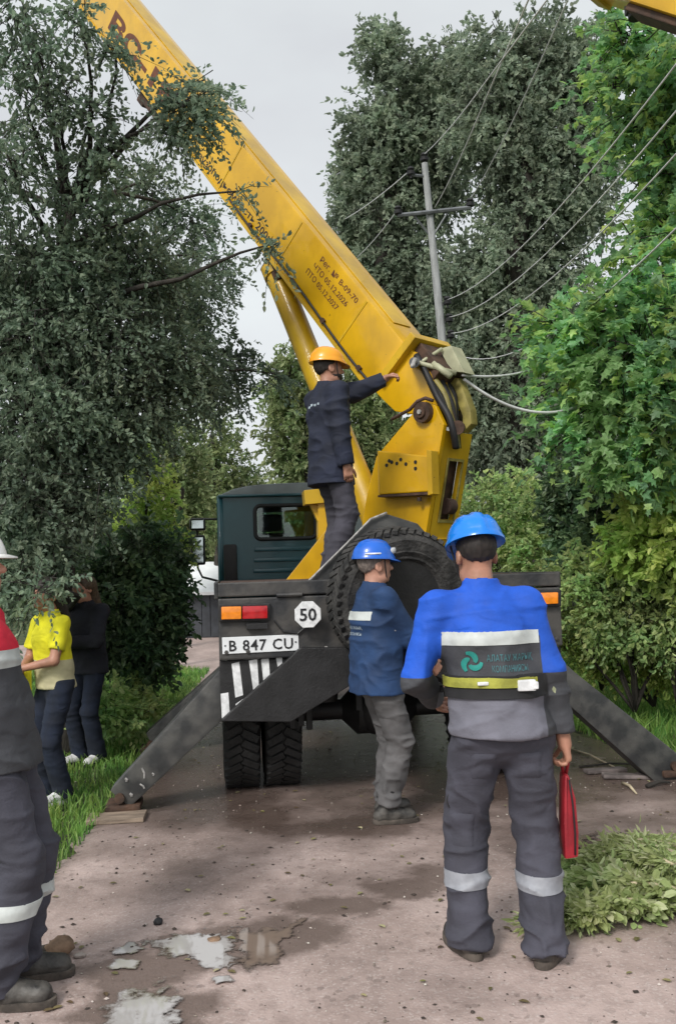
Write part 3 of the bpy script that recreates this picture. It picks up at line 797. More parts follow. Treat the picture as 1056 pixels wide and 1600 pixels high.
pud([(868, 1345), (905, 1318), (960, 1305), (1050, 1312), (1080, 1330), (1000, 1345), (930, 1362)], PUDB, 17, jit=.04, z=0.0114)

# ------------------------------------------------------------------ lift truck
YAW = math.radians(7.4)
RT = Vector((math.cos(YAW), math.sin(YAW), 0)); FW = Vector((-math.sin(YAW), math.cos(YAW), 0))
_c = px(341, 940, 6.35); ROOT = Vector((_c.x, _c.y, 0)) + RT * 1.25
truck = empty('lift_truck', ROOT, YAW, label='yellow boom lift truck with a teal cab and a spare wheel on its back', cat='lift truck')
TMI = truck.matrix_basis.inverted()
def T2(x, y, yl): return TMI @ on_plane(x, y, ROOT + FW * yl, FW)
def part(name, m, build, parent=truck, smooth=None):
    bm = bmesh.new(); build(bm); return fin(name, bm, m, parent, False, smooth)
def tplate(name, m, pix, yl, th, parent=truck, bev=.004, smooth=None):
    return part(name, m, lambda bm: prism(bm, [T2(*p, yl) for p in pix], (0, th, 0), bev), parent, smooth)
DZ = 1.57
for sx in (-1, 1): part('chassis_rail', BLACK, lambda bm: box(bm, (sx * .4, 3.4, .88), (.09, 6.3, .27), .01))
for y in (.4, 1.6, 2.8, 4.0): part('crossmember', BLACK, lambda bm: box(bm, (0, y, .86), (.7, .1, .18), .01))
part('deck', DECKM, lambda bm: box(bm, (0, 2.2, DZ - .03), (2.48, 4.5, .06), .008))
part('deck_edge', BODY, lambda bm: box(bm, (0, -.045, 1.525), (2.5, .05, .1), .01))
for sx in (-1, 1): part('deck_side', BODY, lambda bm: box(bm, (sx * 1.262, 2.2, 1.52), (.03, 4.42, .12), .008))
part('rear_beam', BODY, lambda bm: box(bm, (0, .02, 1.25), (2.5, .16, .43), .012))
for sx in (-1, 1):
    for x_ in (1.2, 1.05, .62, .5):
        part('bolt_head', SCUFF if x_ == .5 else BODY, lambda bm: lathe(bm, [(.016, 0), (.016, .012), (.001, .014)], Matrix.Translation((sx * x_, -.062, 1.09)) @ Matrix.Rotation(math.radians(90), 4, 'X'), 6))
    part('deck_hinge', BODY, lambda bm: tube(bm, [(sx * .75 - .09, -.075, 1.475), (sx * .75 + .09, -.075, 1.475)], .016, 8))
part('lamp_cable', BLACK, lambda bm: tube(bm, [(-.86, -.07, 1.3), (-.8, -.085, 1.22), (-.7, -.075, 1.2), (-.62, -.08, 1.26)], .008, 6))
def hazard(sx):
    part('hazard_board', BLACK, lambda bm: box(bm, (sx * 1.0, .0, .815), (.5, .03, .42), .005))
hazard(-1); hazard(1)
for q in ([(362, 1037), (374, 1034), (380, 1086), (368, 1090)], [(389, 1032), (402, 1030), (405, 1078), (397, 1086)], [(408, 1030), (420, 1029), (422, 1058), (412, 1068)], [(430, 1022), (441, 1021), (441, 1036), (434, 1042)], [(345, 1084), (357, 1082), (359, 1112), (347, 1124)], [(368, 1100), (380, 1092), (383, 1094), (370, 1106)]):
    tplate('hazard_stripe', WHITE, q, -.0155, -.003, bev=0)
    tplate('hazard_stripe', WHITE, [(609 * 2 - x + 4, y - 22) for x, y in q], -.0155, -.003, bev=0)
def taillight(q, sx):
    x0, y0, x1, y1, ys = q
    h = tplate('tail_light', BLACK, [(x0, y0), (x1, y0 + ys), (x1, y1 + ys), (x0, y1)], -.062, -.035, bev=.008)
    s = (x1 - x0)
    a, b = ((.05, .44), (.46, .95)) if sx < 0 else ((.56, .95), (.05, .54))
    for nm, mm, (u0, u1) in (('amber_lens', AMBER, a), ('red_lens', REDL, b)):
        g = lambda u, y: (x0 + s * u, y + ys * u)
        l0 = part(nm, mm, lambda bm: prism(bm, [T2(*g(u0, y0 + 4), -.097), T2(*g(u1, y0 + 4), -.097), T2(*g(u1, y1 - 4), -.097), T2(*g(u0, y1 - 4), -.097)], (0, -.025, 0), .008), h, 40)
taillight((342, 944, 422, 972, -2), -1); taillight((792, 924, 874, 950, -3), 1)
tplate('indicator_stub', BLACK, [(385, 974), (418, 973), (418, 982), (385, 983)], -.062, -.05)
lp = [(347, 996), (466, 991), (467, 1016), (348, 1022)]
plt = tplate('licence_plate', PLATE, lp, -.064, -.006, bev=.002)
a0, a1, a3 = T2(357, 1017.5, -.072), T2(458, 1013, -.072), T2(356, 999.5, -.072)
W4 = truck.matrix_basis
def dirw(v): return (W4.to_3x3() @ v)
lettering('B 847 CU', .105, W4 @ a0, dirw(a1 - a0), dirw(a3 - a0), INK, plt, 1.12, .0015, (a1 - a0).length, .0015)
for x, y in ((352, 1009), (462, 1003)): part('plate_bolt', STEELG, lambda bm: box(bm, T2(x, y, -.072), (.012, .006, .012), .002), plt)
c50 = T2(481, 960, -.19)
def oct_(bm, r, th, n=8): prism(bm, [c50 + Vector((r * math.cos(2 * math.pi * (k + .5) / n), 0, r * math.sin(2 * math.pi * (k + .5) / n))) for k in range(n)], (0, th, 0), .002)
s50 = part('speed_sign', WHITE, lambda bm: oct_(bm, .098, .008))
part('sign_bracket', BLACK, lambda bm: box(bm, c50 + Vector((0, .07, 0)), (.05, .125, .05)), s50)
lettering('50', .12, W4 @ (c50 + Vector((-.062, -.002, -.042))), RT, Vector((0, 0, 1)), INK, s50, 1., .002, .122, .002)
# carrier plate of the spare wheel
guard = tplate('wheel_carrier', LEGM, [(447, 946), (470, 922), (578, 813), (604, 803), (652, 818), (700, 872), (704, 1000), (660, 1030), (540, 1035), (500, 1000)], .02, .05)
def edge(bm):
    P = [T2(*p, -.005) for p in ((449, 941), (471, 919), (540, 851), (579, 811), (604, 801))]
    tube(bm, P, .009, 6)
part('worn_edge', SCUFF, edge, guard, 180)
# spare wheel
SPC = T2(622, 934, -.24)
nrm = Vector((.20, -.95, -.16)).normalized(); zx, zy = frame_of(nrm)
SM = Matrix(((zx.x, zy.x, nrm.x, SPC.x), (zx.y, zy.y, nrm.y, SPC.y), (zx.z, zy.z, nrm.z, SPC.z), (0, 0, 0, 1)))
def tyre_prof(R, w, r):
    h = w / 2
    return [(r, -h * .62), (r + .05, -h * .85), (R * .80, -h), (R * .93, -h * .92), (R * .985, -h * .74), (R, -h * .4), (R, 0), (R, h * .4), (R * .985, h * .74), (R * .93, h * .92), (R * .89, h * .985), (R * .87, h * .955), (R * .80, h), (R * .74, h * .96), (R * .72, h * .99), (r + .05, h * .85), (r + .035, h * .87), (r, h * .62)]
def tyre(bm, M, R=.53, w=.28, r=.27, lugs=44, deep=.022):
    lathe(bm, tyre_prof(R, w, r), M, 64, closed=True)
    for k in range(lugs):
        for sgn in (-1, 1):
            a = 2 * math.pi * (k + (.5 if sgn > 0 else 0)) / lugs
            Rm = Matrix.Rotation(a, 4, 'Z') @ Matrix.Translation((R + deep * .25, 0, sgn * w * .22)) @ Matrix.Rotation(sgn * .5, 4, 'X')
            bmesh.ops.create_cube(bm, size=1, matrix=M @ Rm @ Matrix.Diagonal((deep * 1.5, R * 4.2 / lugs, w * .46, 1)))
def rim(bm, M, r=.27, w=.2, dish=-.02):
    lathe(bm, [(r + .012, w * .5), (r, w * .42), (r * .93, w * .25), (r * .88, dish), (r * .72, dish - .03), (r * .45, dish + .03), (r * .40, dish + .035), (r * .36, dish - .02), (.001, dish - .02)], M, 40)
    for k in range(10):
        a = 2 * math.pi * k / 10
        lathe(bm, [(.018, dish - .01), (.018, dish + .035), (.001, dish + .04)], M @ Matrix.Translation((r * .58 * math.cos(a), r * .58 * math.sin(a), 0)), 6)
spare = part('spare_wheel', BLACK, lambda bm: rim(bm, SM, .27, .2, -.09), smooth=35)
part('spare_tyre', SPARERUB, lambda bm: tyre(bm, SM, .475, .28, .26, 50, .018), spare, 35)
def wheel(x, y, out, R=.53):
    M = Matrix.Translation((x, y, R)) @ Matrix.Rotation(math.radians(90) * out, 4, 'Y')
    w = part('wheel', BLACK, lambda bm: rim(bm, M), smooth=35)
    part('tyre', RUBBER, lambda bm: tyre(bm, M), w, 35)
for x, o in ((-1.10, -1), (-.79, -1), (.79, 1), (1.10, 1)): wheel(x, .78, o)
for x, o in ((-1.02, -1), (1.02, 1)): wheel(x, 4.85, o)
def axle(bm):
    tube(bm, [(-1.2, .78, .53), (-.3, .78, .53), (-.18, .78, .53), (.18, .78, .53), (.3, .78, .53), (1.2, .78, .53)], [.075, .08, .2, .2, .08, .075], 14)
    bmesh.ops.create_uvsphere(bm, u_segments=18, v_segments=12, radius=.23, matrix=Matrix.Translation((0, .75, .55)))
part('rear_axle', BLACK, axle, smooth=40)
part('front_axle', BLACK, lambda bm: tube(bm, [(-1, 4.85, .5), (1, 4.85, .5)], .07, 10))
part('fuel_tank', BODY, lambda bm: box(bm, (-.93, 2.9, .85), (.5, 1.1, .5), .06))
part('tool_box', BODY, lambda bm: box(bm, (.93, 2.9, .88), (.5, 1.3, .5), .02))
for x, y0, y1 in ((457, 1095, 1138), (470, 1100, 1134), (483, 1100, 1140), (560, 1060, 1110)):
    p = T2(x, y0, .25); q = T2(x, y1, .25); part('hanging_bracket', BLACK, lambda bm: box(bm, (p + q) / 2, (.045, .05, (p - q).length), .01))
part('air_line', SCUFF, lambda bm: tube(bm, [T2(x, y, .1) for x, y in ((478, 1080), (486, 1079), (494, 1078), (500, 1080))], .008, 6))
for x in (-.45, .45): part('brake_chamber', BLACK, lambda bm: lathe(bm, [(.09, -.08), (.1, 0), (.09, .08)], Matrix.Translation((x, .5, .72)), 18), smooth=40)
for sx in (-1, 1):
    q = [(345, 1127), (470, 1012), (548, 1012), (566, 1060), (455, 1128)]
    P = [T2(*p, -.14) for p in q]
    if sx > 0: P = [Vector((-p.x, p.y, p.z)) for p in P]
    part('outrigger_housing', BLACK, lambda bm: prism(bm, P, (0, .08, 0), .006))
def outrigger(q, yl, th=.2, mirror=False, shift=0., foot=True):
    P = [T2(*p, yl) for p in q]
    if mirror: P = [Vector((-p.x, p.y, p.z)) for p in P]
    o = part('outrigger', LEGM, lambda bm: prism(bm, P, (0, th, 0), .012), smooth=40)
    lo = sorted(P, key=lambda p: p.z)[:2]; c = (lo[0] + lo[1]) / 2; zb = lo[0].z
    def ft(bm):
        box(bm, (c.x + (.02 if not mirror else -.02), c.y + th / 2, max(zb - .01, .045)), (.24, th + .06, .05), .012)
        tube(bm, [(c.x, c.y - .03, max(zb + .07, .1)), (c.x, c.y + th + .03, max(zb + .07, .1))], .035, 10)
    part('foot_plate', RUST, ft, o, 40)
    return o
lq = [(172, 1236), (335, 1056), (365, 1022), (410, 1062), (345, 1128), (203, 1262)]
lg = outrigger(lq, .02)
outrigger([(228, 1146), (338, 1048), (362, 1026), (384, 1052), (345, 1080), (244, 1176)], 2.1)
rq = [(900, 1052), (1056, 1176), (1096, 1208), (1076, 1238), (1034, 1232), (900, 1112), (840, 1060), (870, 1025)]
outrigger(rq, .02)
P2 = [T2(*p, 2.1) for p in [(228, 1146), (338, 1048), (362, 1026), (384, 1052), (345, 1080), (244, 1176)]]
def leg2(bm): prism(bm, [Vector((-p.x, p.y, p.z)) for p in P2], (0, .2, 0), .012)
part('outrigger', LEGM, leg2)
def scr(bm):
    for a, b, r in (((222, 1200), (226, 1216), .007), ((219, 1225), (226, 1232), .006), ((196, 1216), (198, 1221), .01), ((203, 1240), (206, 1244), .01), ((238, 1208), (240, 1212), .006)):
        tube(bm, [T2(*a, .018), T2((a[0] + b[0]) / 2 + 2, (a[1] + b[1]) / 2, .017), T2(*b, .018)], r, 6)
part('scraped_paint', SCUFF, scr, lg)

# cab
CY0 = 4.55
wx0, wx1 = T2(399, 800, CY0).x, T2(492, 800, CY0).x
wz1, wz0 = T2(445, 790, CY0).z, T2(445, 841, CY0).z
def cabwall(bm):
    y = CY0 + .025; X = 1.24; z0, z1 = .98, 2.60
    box(bm, (0, y, (z0 + wz0) / 2), (2 * X, .05, wz0 - z0)); box(bm, (0, y, (wz1 + z1) / 2), (2 * X, .05, z1 - wz1))
    zc, h = (wz0 + wz1) / 2, wz1 - wz0
    box(bm, ((-X + wx0) / 2, y, zc), (wx0 + X, .05, h)); box(bm, ((X - wx0) / 2, y, zc), (wx0 + X, .05, h)); box(bm, (0, y, zc), (-2 * wx1 if wx1 < 0 else .1, .05, h))
cab = part('cab', TEAL, cabwall)
for i, zz in enumerate((wz0 - .13, wz0 - .26, wz0 - .39)):
    part('pressed_rib', TEAL, lambda bm: [box(bm, (sx * (abs(wx0 + wx1) / 2 + .01 * i), CY0 - .004, zz), (.78, .03, .05), .014) for sx in (-1, 1)], cab, 50)
def rrect(x0, x1, z0, z1, r, y, n=6):
    out = []
    for cx, cz, a0 in ((x1 - r, z1 - r, 0), (x0 + r, z1 - r, 90), (x0 + r, z0 + r, 180), (x1 - r, z0 + r, 270)):
        for k in range(n + 1):
            a = math.radians(a0 + 90 * k / n); out.append(Vector((cx + r * math.cos(a), y, cz + r * math.sin(a))))
    return out
for sx in (-1, 1):
    xa, xb = (wx0, wx1) if sx < 0 else (-wx1, -wx0)
    fr = part('cab_window', SEAL, lambda bm: tube(bm, (lambda q: q + q[:2])(rrect(xa - .005, xb + .005, wz0 - .005, wz1 + .005, .07, CY0 - .004)), .024, 8), cab, 180)
    # glass as part of the rear wall
    part('window_glass', GLASS, lambda bm: prism(bm, rrect(xa + .002, xb - .002, wz0 + .002, wz1 - .002, .06, CY0 + .015), (0, .006, 0)), cab)
def sidewall(bm, sx):
    x = sx * 1.225; box(bm, (x, 5.45, 1.35), (.05, 1.70, .74), .01); box(bm, (x, 5.45, 2.56), (.05, 1.70, .1), .01)
    for y, w in ((4.72, .24), (6.22, .16)): box(bm, (x, y, 2.115), (.05, w, .79), .01)
for sx in (-1, 1):
    sw = part('cab_side', TEAL, lambda bm: sidewall(bm, sx))
    part('window_glass', GLASS, lambda bm: box(bm, (sx * 1.225, 5.49, 2.115), (.008, 1.3, .79)), sw)
    part('corner_post', TEAL, lambda bm: tube(bm, [(sx * 1.225, CY0 + .03, .98), (sx * 1.225, CY0 + .03, 2.6)], .045, 10), cab, 180)
part('cab_front', TEAL, lambda bm: [box(bm, (0, 6.33, 1.3), (2.4, .06, .7), .02), box(bm, (0, 6.33, 2.56), (2.4, .06, .1), .01)])
part('windscreen', GLASS, lambda bm: box(bm, (0, 6.33, 2.08), (2.4, .01, .86)))
part('cab_floor', BLACK, lambda bm: box(bm, (0, 5.45, .97), (2.4, 1.75, .06)))
def roof(bm):
    n = 14; pr = []
    for k in range(n + 1):
        a = k / n * 2 - 1; pr.append(Vector((1.25 * a, CY0 - .025, 2.60 + .115 * (1 - abs(a) ** 6) + .03 * (1 - a * a))))
    pr += [Vector((1.25, CY0 - .025, 2.575)), Vector((-1.25, CY0 - .025, 2.575))]
    prism(bm, pr, (0, 1.85, 0), .012)
part('cab_roof', ROOFM, roof, smooth=50)
part('drip_rail', TEAL, lambda bm: tube(bm, [(-1.25, CY0 - .03, 2.595), (1.25, CY0 - .03, 2.595)], .018, 8), cab, 180)
for x in (-.6, .6):
    part('seat', BLACK, lambda bm: [box(bm, (x, 5.0, 1.75), (.5, .16, .8), .06), box(bm, (x, 5.3, 1.42), (.5, .55, .16), .05), box(bm, (x, 4.98, 2.28), (.3, .12, .22), .05)], smooth=50)
def mirror(sx):
    o = part('mirror_arm', BLACK, lambda bm: [tube(bm, [(sx * 1.25, 6.2, 2.42), (sx * 1.52, 6.35, 2.44), (sx * 1.56, 6.35, 2.3), (sx * 1.56, 6.35, 1.75), (sx * 1.5, 6.35, 1.62), (sx * 1.25, 6.2, 1.55)], .016, 8)], smooth=180)
    for z, h, w, nm in ((2.0, .42, .2, 'mirror'), (2.36, .18, .22, 'wide_mirror')):
        part(nm, BLACK, lambda bm: box(bm, (sx * 1.55, 6.30, z), (w, .07, h), .03), o, 50)
        part('mirror_face', MIRROR, lambda bm: box(bm, (sx * 1.55, 6.255, z), (w - .04, .012, h - .05), .01), o)
mirror(-1); mirror(1)
part('air_intake', BLACK, lambda bm: box(bm, (-1.12, 4.40, 1.75), (.16, .14, .5), .03), smooth=50)
part('mud_flap', BLACK, lambda bm: box(bm, (-1.05, 4.3, .62), (.45, .02, .5)))

# yellow support stand on the deck
st = tplate('stand_post', YEL, [(497, 780), (514, 779), (514, 895), (497, 897)], 3.0, .18)
tplate('stand_head', YEL2, [(475, 766), (514, 762), (514, 785), (477, 788)], 2.95, .28, st)
tplate('stand_gusset', YEL, [(445, 909), (513, 824), (520, 905)], 2.55, .05)
tplate('stand_brace', YEL2, [(484, 788), (498, 787), (514, 830), (506, 836)], 3.05, .1, st)

# ------------------------------------------------------------------ boom and turret
P0, P1 = px(630, 535, 7.9), px(193, 0, 11.2)
A = (P1 - P0); L = A.length; A.normalize()
S = Vector((-A.y, A.x, 0)).normalized()
if S.dot(CP - P0) < 0: S = -S
U = S.cross(A)
if U.z < 0: U = -U
BH, BW = .56, .45
def tb(x, y, off=0.): return on_plane(x, y, P0 + S * off, S)
def wpart(name, m, build, parent=truck, smooth=None):
    bm = bmesh.new(); build(bm); return fin(name, bm, m, parent, True, smooth)
def splate(name, m, pix, off, th, parent=truck, bev=.004, smooth=None):
    return wpart(name, m, lambda bm: prism(bm, [tb(*p, off) for p in pix], S * -th, bev), parent, smooth)
RB = Matrix(((-A.x, U.x, S.x), (-A.y, U.y, S.y), (-A.z, U.z, S.z)))     # boom frame: x down the boom, y up, z to the viewer's side
def bbox(bm, t0, t1, h0, h1, w0, w1, bev=.0):
    """a box in boom terms: t along the boom from its foot, h below the ridge, w away from the near side"""
    c = P0 + A * ((t0 + t1) / 2) - U * ((h0 + h1) / 2) - S * ((w0 + w1) / 2)
    box(bm, c, (abs(t1 - t0), abs(h1 - h0), abs(w1 - w0)), bev, RB)
boom = wpart('boom', YEL, lambda bm: bbox(bm, -.02, L + 2.6, 0, BH, 0, BW, .02), smooth=40)
wpart('boom_top_strip', YEL2, lambda bm: bbox(bm, .3, L + 2.2, -.012, -.002, .1, .34, .003), boom)
wpart('boom_flange', YEL2, lambda bm: bbox(bm, -.10, -.025, -.13, BH - .16, -.04, BW + .05, .006), boom)
wpart('boom_end_box', RUST, lambda bm: bbox(bm, -.46, -.11, -.10, .15, .05, BW - .02, .01), boom)
def inner(bm): bbox(bm, L + 2.5, L + 6, .05, BH - .06, .05, BW - .05, .015)
wpart('boom_extension', YEL, inner, boom)
def under(bm):
    t = (tb(232, 165) - P0).dot(A)
    bbox(bm, t - .28, t + .28, BH, BH + .13, .06, BW - .06, .02); bbox(bm, t + .32, t + .5, BH, BH + .2, .12, BW - .12, .02)
wpart('boom_slider', RUST, under, boom)
def lug(bm):
    t = (tb(420, 405) - P0).dot(A); bbox(bm, t - .16, t + .16, BH, BH + .22, .1, BW - .1, .03)
wpart('cylinder_lug', RUST, lug, boom)
foot_px = [(548, 545), (560, 585), (600, 627), (617, 643), (640, 646), (668, 650), (684, 632), (672, 585), (652, 552), (640, 545), (600, 500)]
fp = splate('boom_foot', YEL, foot_px, -.03, .39, truck, .012, 40)
for t_ in (.62, 1.9, 3.3, 4.7): wpart('weld_seam', YEL2, lambda bm: bbox(bm, t_ - .012, t_ + .012, .02, BH - .02, -.006, .01, .003), boom)
wpart('lower_flange', YEL2, lambda bm: bbox(bm, .1, L + 2, BH - .03, BH + .005, -.012, .02, .003), boom)
for t_ in (.2, .9, 2.5): wpart('hose_clip', RUST, lambda bm: bbox(bm, t_, t_ + .05, BH - .09, BH - .045, -.03, .0, .004), boom)
wpart('boom_hose', BLACK, lambda bm: tube(bm, [P0 + A * t_ - U * (BH - .068 + .012 * math.sin(t_ * 3)) + S * .016 for t_ in [.05 * k for k in range(-1, 62)]], .012, 6), boom, 180)
cyl = wpart('lift_cylinder', YEL2, lambda bm: tube(bm, [tb(430, 424, -.22), tb(602, 852, -.22)], .125, 24), smooth=40)
wpart('cylinder_collar', YEL2, lambda bm: tube(bm, [tb(428, 418, -.22), tb(434, 433, -.22)], .14, 24), cyl, 40)
ol = tb(420, 405, -.22)
wpart('cylinder_rod', SCUFF, lambda bm: tube(bm, [tb(432, 428, -.22), ol], .055, 14), cyl, 40)
side = [(648, 642), (656, 631), (666, 627), (680, 634), (693, 663), (664, 838), (655, 893), (558, 893), (568, 800), (574, 768), (588, 713)]
near = splate('turret', YEL, side, .03, .05, truck, .006)
splate('turret_side', YEL, side, -.41, .05, truck, .006)
aT, aB = tb(690, 676, .03), tb(656, 893, .03)
bdir = (aB - aT)
def bquad(u0, u1, v0, v1, off=0., th=.04):
    n = bdir.cross(S).normalized()
    if n.dot(CP - aT) < 0: n = -n
    q = [aT + bdir * v0 - S * u0, aT + bdir * v0 - S * u1, aT + bdir * v1 - S * u1, aT + bdir * v1 - S * u0]
    return [p + n * off for p in q], n * -th
def backplate(bm):
    for u0, u1, v0, v1 in ((.06, .15, -.02, 1), (.345, .438, -.02, 1), (.15, .345, -.02, .19), (.15, .345, .62, 1)):
        q, t = bquad(u0, u1, v0, v1, -.005); prism(bm, q, t)
wpart('turret_back', YEL2, backplate, near)
def recess(bm):
    q, t = bquad(.085, .40, .08, .74, -.09, .02); prism(bm, q, t)
wpart('recess_panel', RUST, recess, near)
def rimf(bm):
    for u0, u1, v0, v1 in ((.135, .15, .17, .64), (.345, .36, .17, .64), (.15, .345, .17, .19), (.15, .345, .62, .64)):
        q, t = bquad(u0, u1, v0, v1, .012, .014); prism(bm, q, t)
wpart('recess_frame', OLIVE, rimf, near)
wpart('recess_pulley', DECKM, lambda bm: [tube(bm, [aT + bdir * .52 - S * .2, aT + bdir * .52 - S * .3], .07, 18)], near, 40)
wpart('weld_seam', YEL2, lambda bm: (lambda q: tube(bm, [q[0], q[1]], .008, 6))(bquad(.06, .44, .76, .77, .004)[0]), near)
db = splate('control_box', YEL, [(589, 704), (668, 712), (670, 768), (591, 773)], .14, .11, truck, .012)
wpart('box_lid', YEL2, lambda bm: prism(bm, [tb(*p, .155) for p in ((666, 703), (673, 704), (675, 772), (668, 774))], S * -.1, .004), db)
wpart('box_sill', RUST, lambda bm: prism(bm, [tb(*p, .135) for p in ((590, 773.5), (669, 768.5), (669, 773), (590, 777))], S * -.1, .003), db)
for x, y in ((604, 727), (608, 720), (620, 724), (626, 718), (634, 725), (649, 722), (649, 732), (612, 722)):
    c = tb(x, y, .141); wpart('button_hole', BLACK, lambda bm: tube(bm, [c, c + S * .004], .016, 10), db)
wpart('box_latch', RUST, lambda bm: [tube(bm, [tb(674, 735, .1), tb(677, 746, .12), tb(673, 757, .1)], .012, 6), tube(bm, [tb(655, 777, .1), tb(655, 783, .1)], .02, 8)], db)
pc = tb(664, 645, .03)
pin = wpart('pivot_pin', RUST, lambda bm: [tube(bm, [pc - S * .5, pc + S * .055], .09, 24), tube(bm, [pc + S * .05, pc + S * .075], .05, 20)], smooth=40)
wpart('pin_bolt', SCUFF, lambda bm: tube(bm, [pc + S * .07, pc + S * .09], .022, 6), pin)
wpart('pin_guard', DECKM, lambda bm: tube(bm, [tb(*p, .05) for p in ((612, 655), (640, 640), (652, 627), (664, 622), (676, 626))], .016, 8), smooth=180)
bl = tb(575, 893, -.19)
part('turret_base', YEL2, lambda bm: lathe(bm, [(.44, 0), (.44, .1), (.40, .12), (.40, .2), (.001, .2)], Matrix.Translation((TMI @ ((tb(607, 880, -.19)))).to_2d().to_3d() + Vector((0, 0, DZ))), 40), smooth=40)
# bracket, rods and hoses at the foot of the boom
br = wpart('end_bracket', GREYGREEN, lambda bm: [prism(bm, [tb(*p, -.22) for p in ((686, 545), (704, 540), (725, 582), (704, 580))], S * -.16, .004)])
wpart('bracket_rod', GREYGREEN, lambda bm: [tube(bm, [tb(647, 573, .06), tb(690, 545, -.2)], .016, 8), tube(bm, [tb(650, 566, .06), tb(712, 583, -.2)], .022, 8), tube(bm, [tb(676, 568, -.05), tb(704, 588, -.1)], .03, 8)], br, 180)
wpart('bracket_hub', STEELG, lambda bm: tube(bm, [tb(647, 566, .0), tb(647, 566, .16)], .045, 12), br, 40)
wpart('control_lever', SCUFF, lambda bm: tube(bm, [tb(648, 566, .1), tb(648, 562, .35), tb(644, 572, .75)], .018, 8), br, 180)
rr = random.Random(4)
for i in range(9):
    o0 = -.02 - .045 * i; j = lambda a: rr.uniform(-a, a)
    pth = [tb(652 + i * 3 + j(3), 560 + j(6), o0), tb(668 + i * 4 + j(4), 590 + j(5), o0 + .02), tb(686 + i * 3.5 + j(3), 622 + j(5), o0), tb(699 + i * 2.2 + j(2), 650, o0), tb(708 + i * 1.3, 676, o0 - .02), tb(712 + i, 700, o0 - .08)]
    mm = (INK, BLACK, OLIVE, RUST, INK, OLIVE, BLACK, RUST, INK)[i]
    sm = []
    for a, b, c, d in zip([pth[0]] + pth[:-2], pth[:-1], pth[1:], pth[2:] + [pth[-1]]):
        for t in (0, .25, .5, .75): sm.append(.5 * ((2 * b) + (c - a) * t + (2 * a - 5 * b + 4 * c - d) * t * t + (3 * b - a - 3 * c + d) * t ** 3))
    wpart('hydraulic_hose', mm, lambda bm: tube(bm, sm + [pth[-1]], .022 if i % 2 else .03, 8), smooth=180)
wpart('hose_guard', OLIVE, lambda bm: prism(bm, [tb(*p, -.3) for p in ((700, 590), (716, 590), (734, 640), (736, 662), (722, 676), (722, 650))], S * -.1, .01), smooth=40)
wpart('hose_clamp', RUST, lambda bm: tube(bm, [tb(714, 668, -.05), tb(716, 668, -.3)], .06, 14), smooth=40)
# lettering on the boom
def boomtext(s, x0, y0, x1, y1, size, bold=0., m=BROWNINK):
    a, b = tb(x0, y0), tb(x1, y1); d = b - a
    up = d.cross(S); up = up if up.dot(U) > 0 else -up
    lettering(s, size, a, d, up, m, boom, 1.02, .0012, d.length, bold)
boomtext('ВС-18', 168, 40, 262, 172, .30, .012)
boomtext('Грузоподъемность 200кг', 303, 238, 426, 388, .105, .002, INK)
boomtext('Рег. № B-09-70', 499, 407, 556, 475, .075, .001)
boomtext('ЧТО 05.12.2026', 488, 417, 540, 480, .075, .001)
boomtext('ПТО 05.12.2027', 477, 425, 525, 486, .075, .001)
# ------------------------------------------------------------------ boards, pole, wires, other boom, shed
def gbox(name, x, y, size, rz, m, label, cat, bev=.004, tilt=0):
    g = gp(x, y); bm = bmesh.new(); box(bm, (0, 0, size[2] / 2 + .002), size, bev)
    o = fin(name, bm, m); o.location = (g.x, g.y, 0); o.rotation_euler = (0, tilt, rz); return setp(o, label, cat)
gbox('wooden_pad', 183, 1281, (.38, .22, .03), .1, mat('dirty_pale_wood', (.24, .185, .14), .8, var=.3, vs=6, bump=.3, bs=30, stretch=(1, 8, 8)), 'flat pale board under the foot of the near outrigger', 'board')

POLE_D = 17.5
pb = px(716, 800, POLE_D); ptop = px(663, 255, POLE_D)
pole_dir = Vector((ptop.x - pb.x, 0, ptop.z - pb.z)); k0 = pb - pole_dir * (pb.z / pole_dir.z)
pole = empty('utility_pole', (k0.x, k0.y, 0), label='leaning grey concrete utility pole with crossarm among the tall trees', cat='utility pole')
def wp(name, m, build, parent, smooth=None):
    bm = bmesh.new(); build(bm); return fin(name, bm, m, parent, True, smooth)
wp('pole_shaft', CONC, lambda bm: tube(bm, [k0, k0.lerp(ptop, .5), ptop], [.125, .092, .062], 10), pole, 50)
def at_y(y):   # point on the pole seen at that photo row
    t = (y - 800) / (255 - 800); return pb.lerp(ptop, t)
def insul(p, parent):
    wp('insulator', INK, lambda bm: lathe(bm, [(.02, -.1), (.02, -.03), (.075, -.03), (.085, .02), (.05, .05), (.075, .08), (.05, .12), (.001, .13)], Matrix.Translation(p), 12), parent, 40)
arm = at_y(335); a0_, a1_ = arm + Vector((-.62, -.12, -.05)), arm + Vector((.78, -.12, .06))
ca = wp('crossarm', STEELG, lambda bm: tube(bm, [a0_, a1_], .042, 6), pole)
for p in (a0_, a1_): insul(p + Vector((0, 0, .06)), ca)
insul(ptop + Vector((0, 0, .08)), pole)
t2 = at_y(276) + Vector((-.3, -.1, 0)); wp('side_bracket', STEELG, lambda bm: tube(bm, [at_y(276), t2], .03, 6), pole); insul(t2 + Vector((0, 0, .03)), pole)
wp('pole_brace', STEELG, lambda bm: [tube(bm, [arm + Vector((-.35, -.1, 0)), at_y(372)], .02, 5), tube(bm, [arm + Vector((.35, -.1, 0)), at_y(372)], .02, 5)], pole)
low = []
for y in (478, 505, 530, 560):
    q = at_y(y); e = q + Vector((.16, -.12, 0)); wp('wire_hook', STEELG, lambda bm: tube(bm, [q, e], .02, 6), pole); insul(e + Vector((0, 0, .02)), pole); low.append(e + Vector((0, 0, .08)))
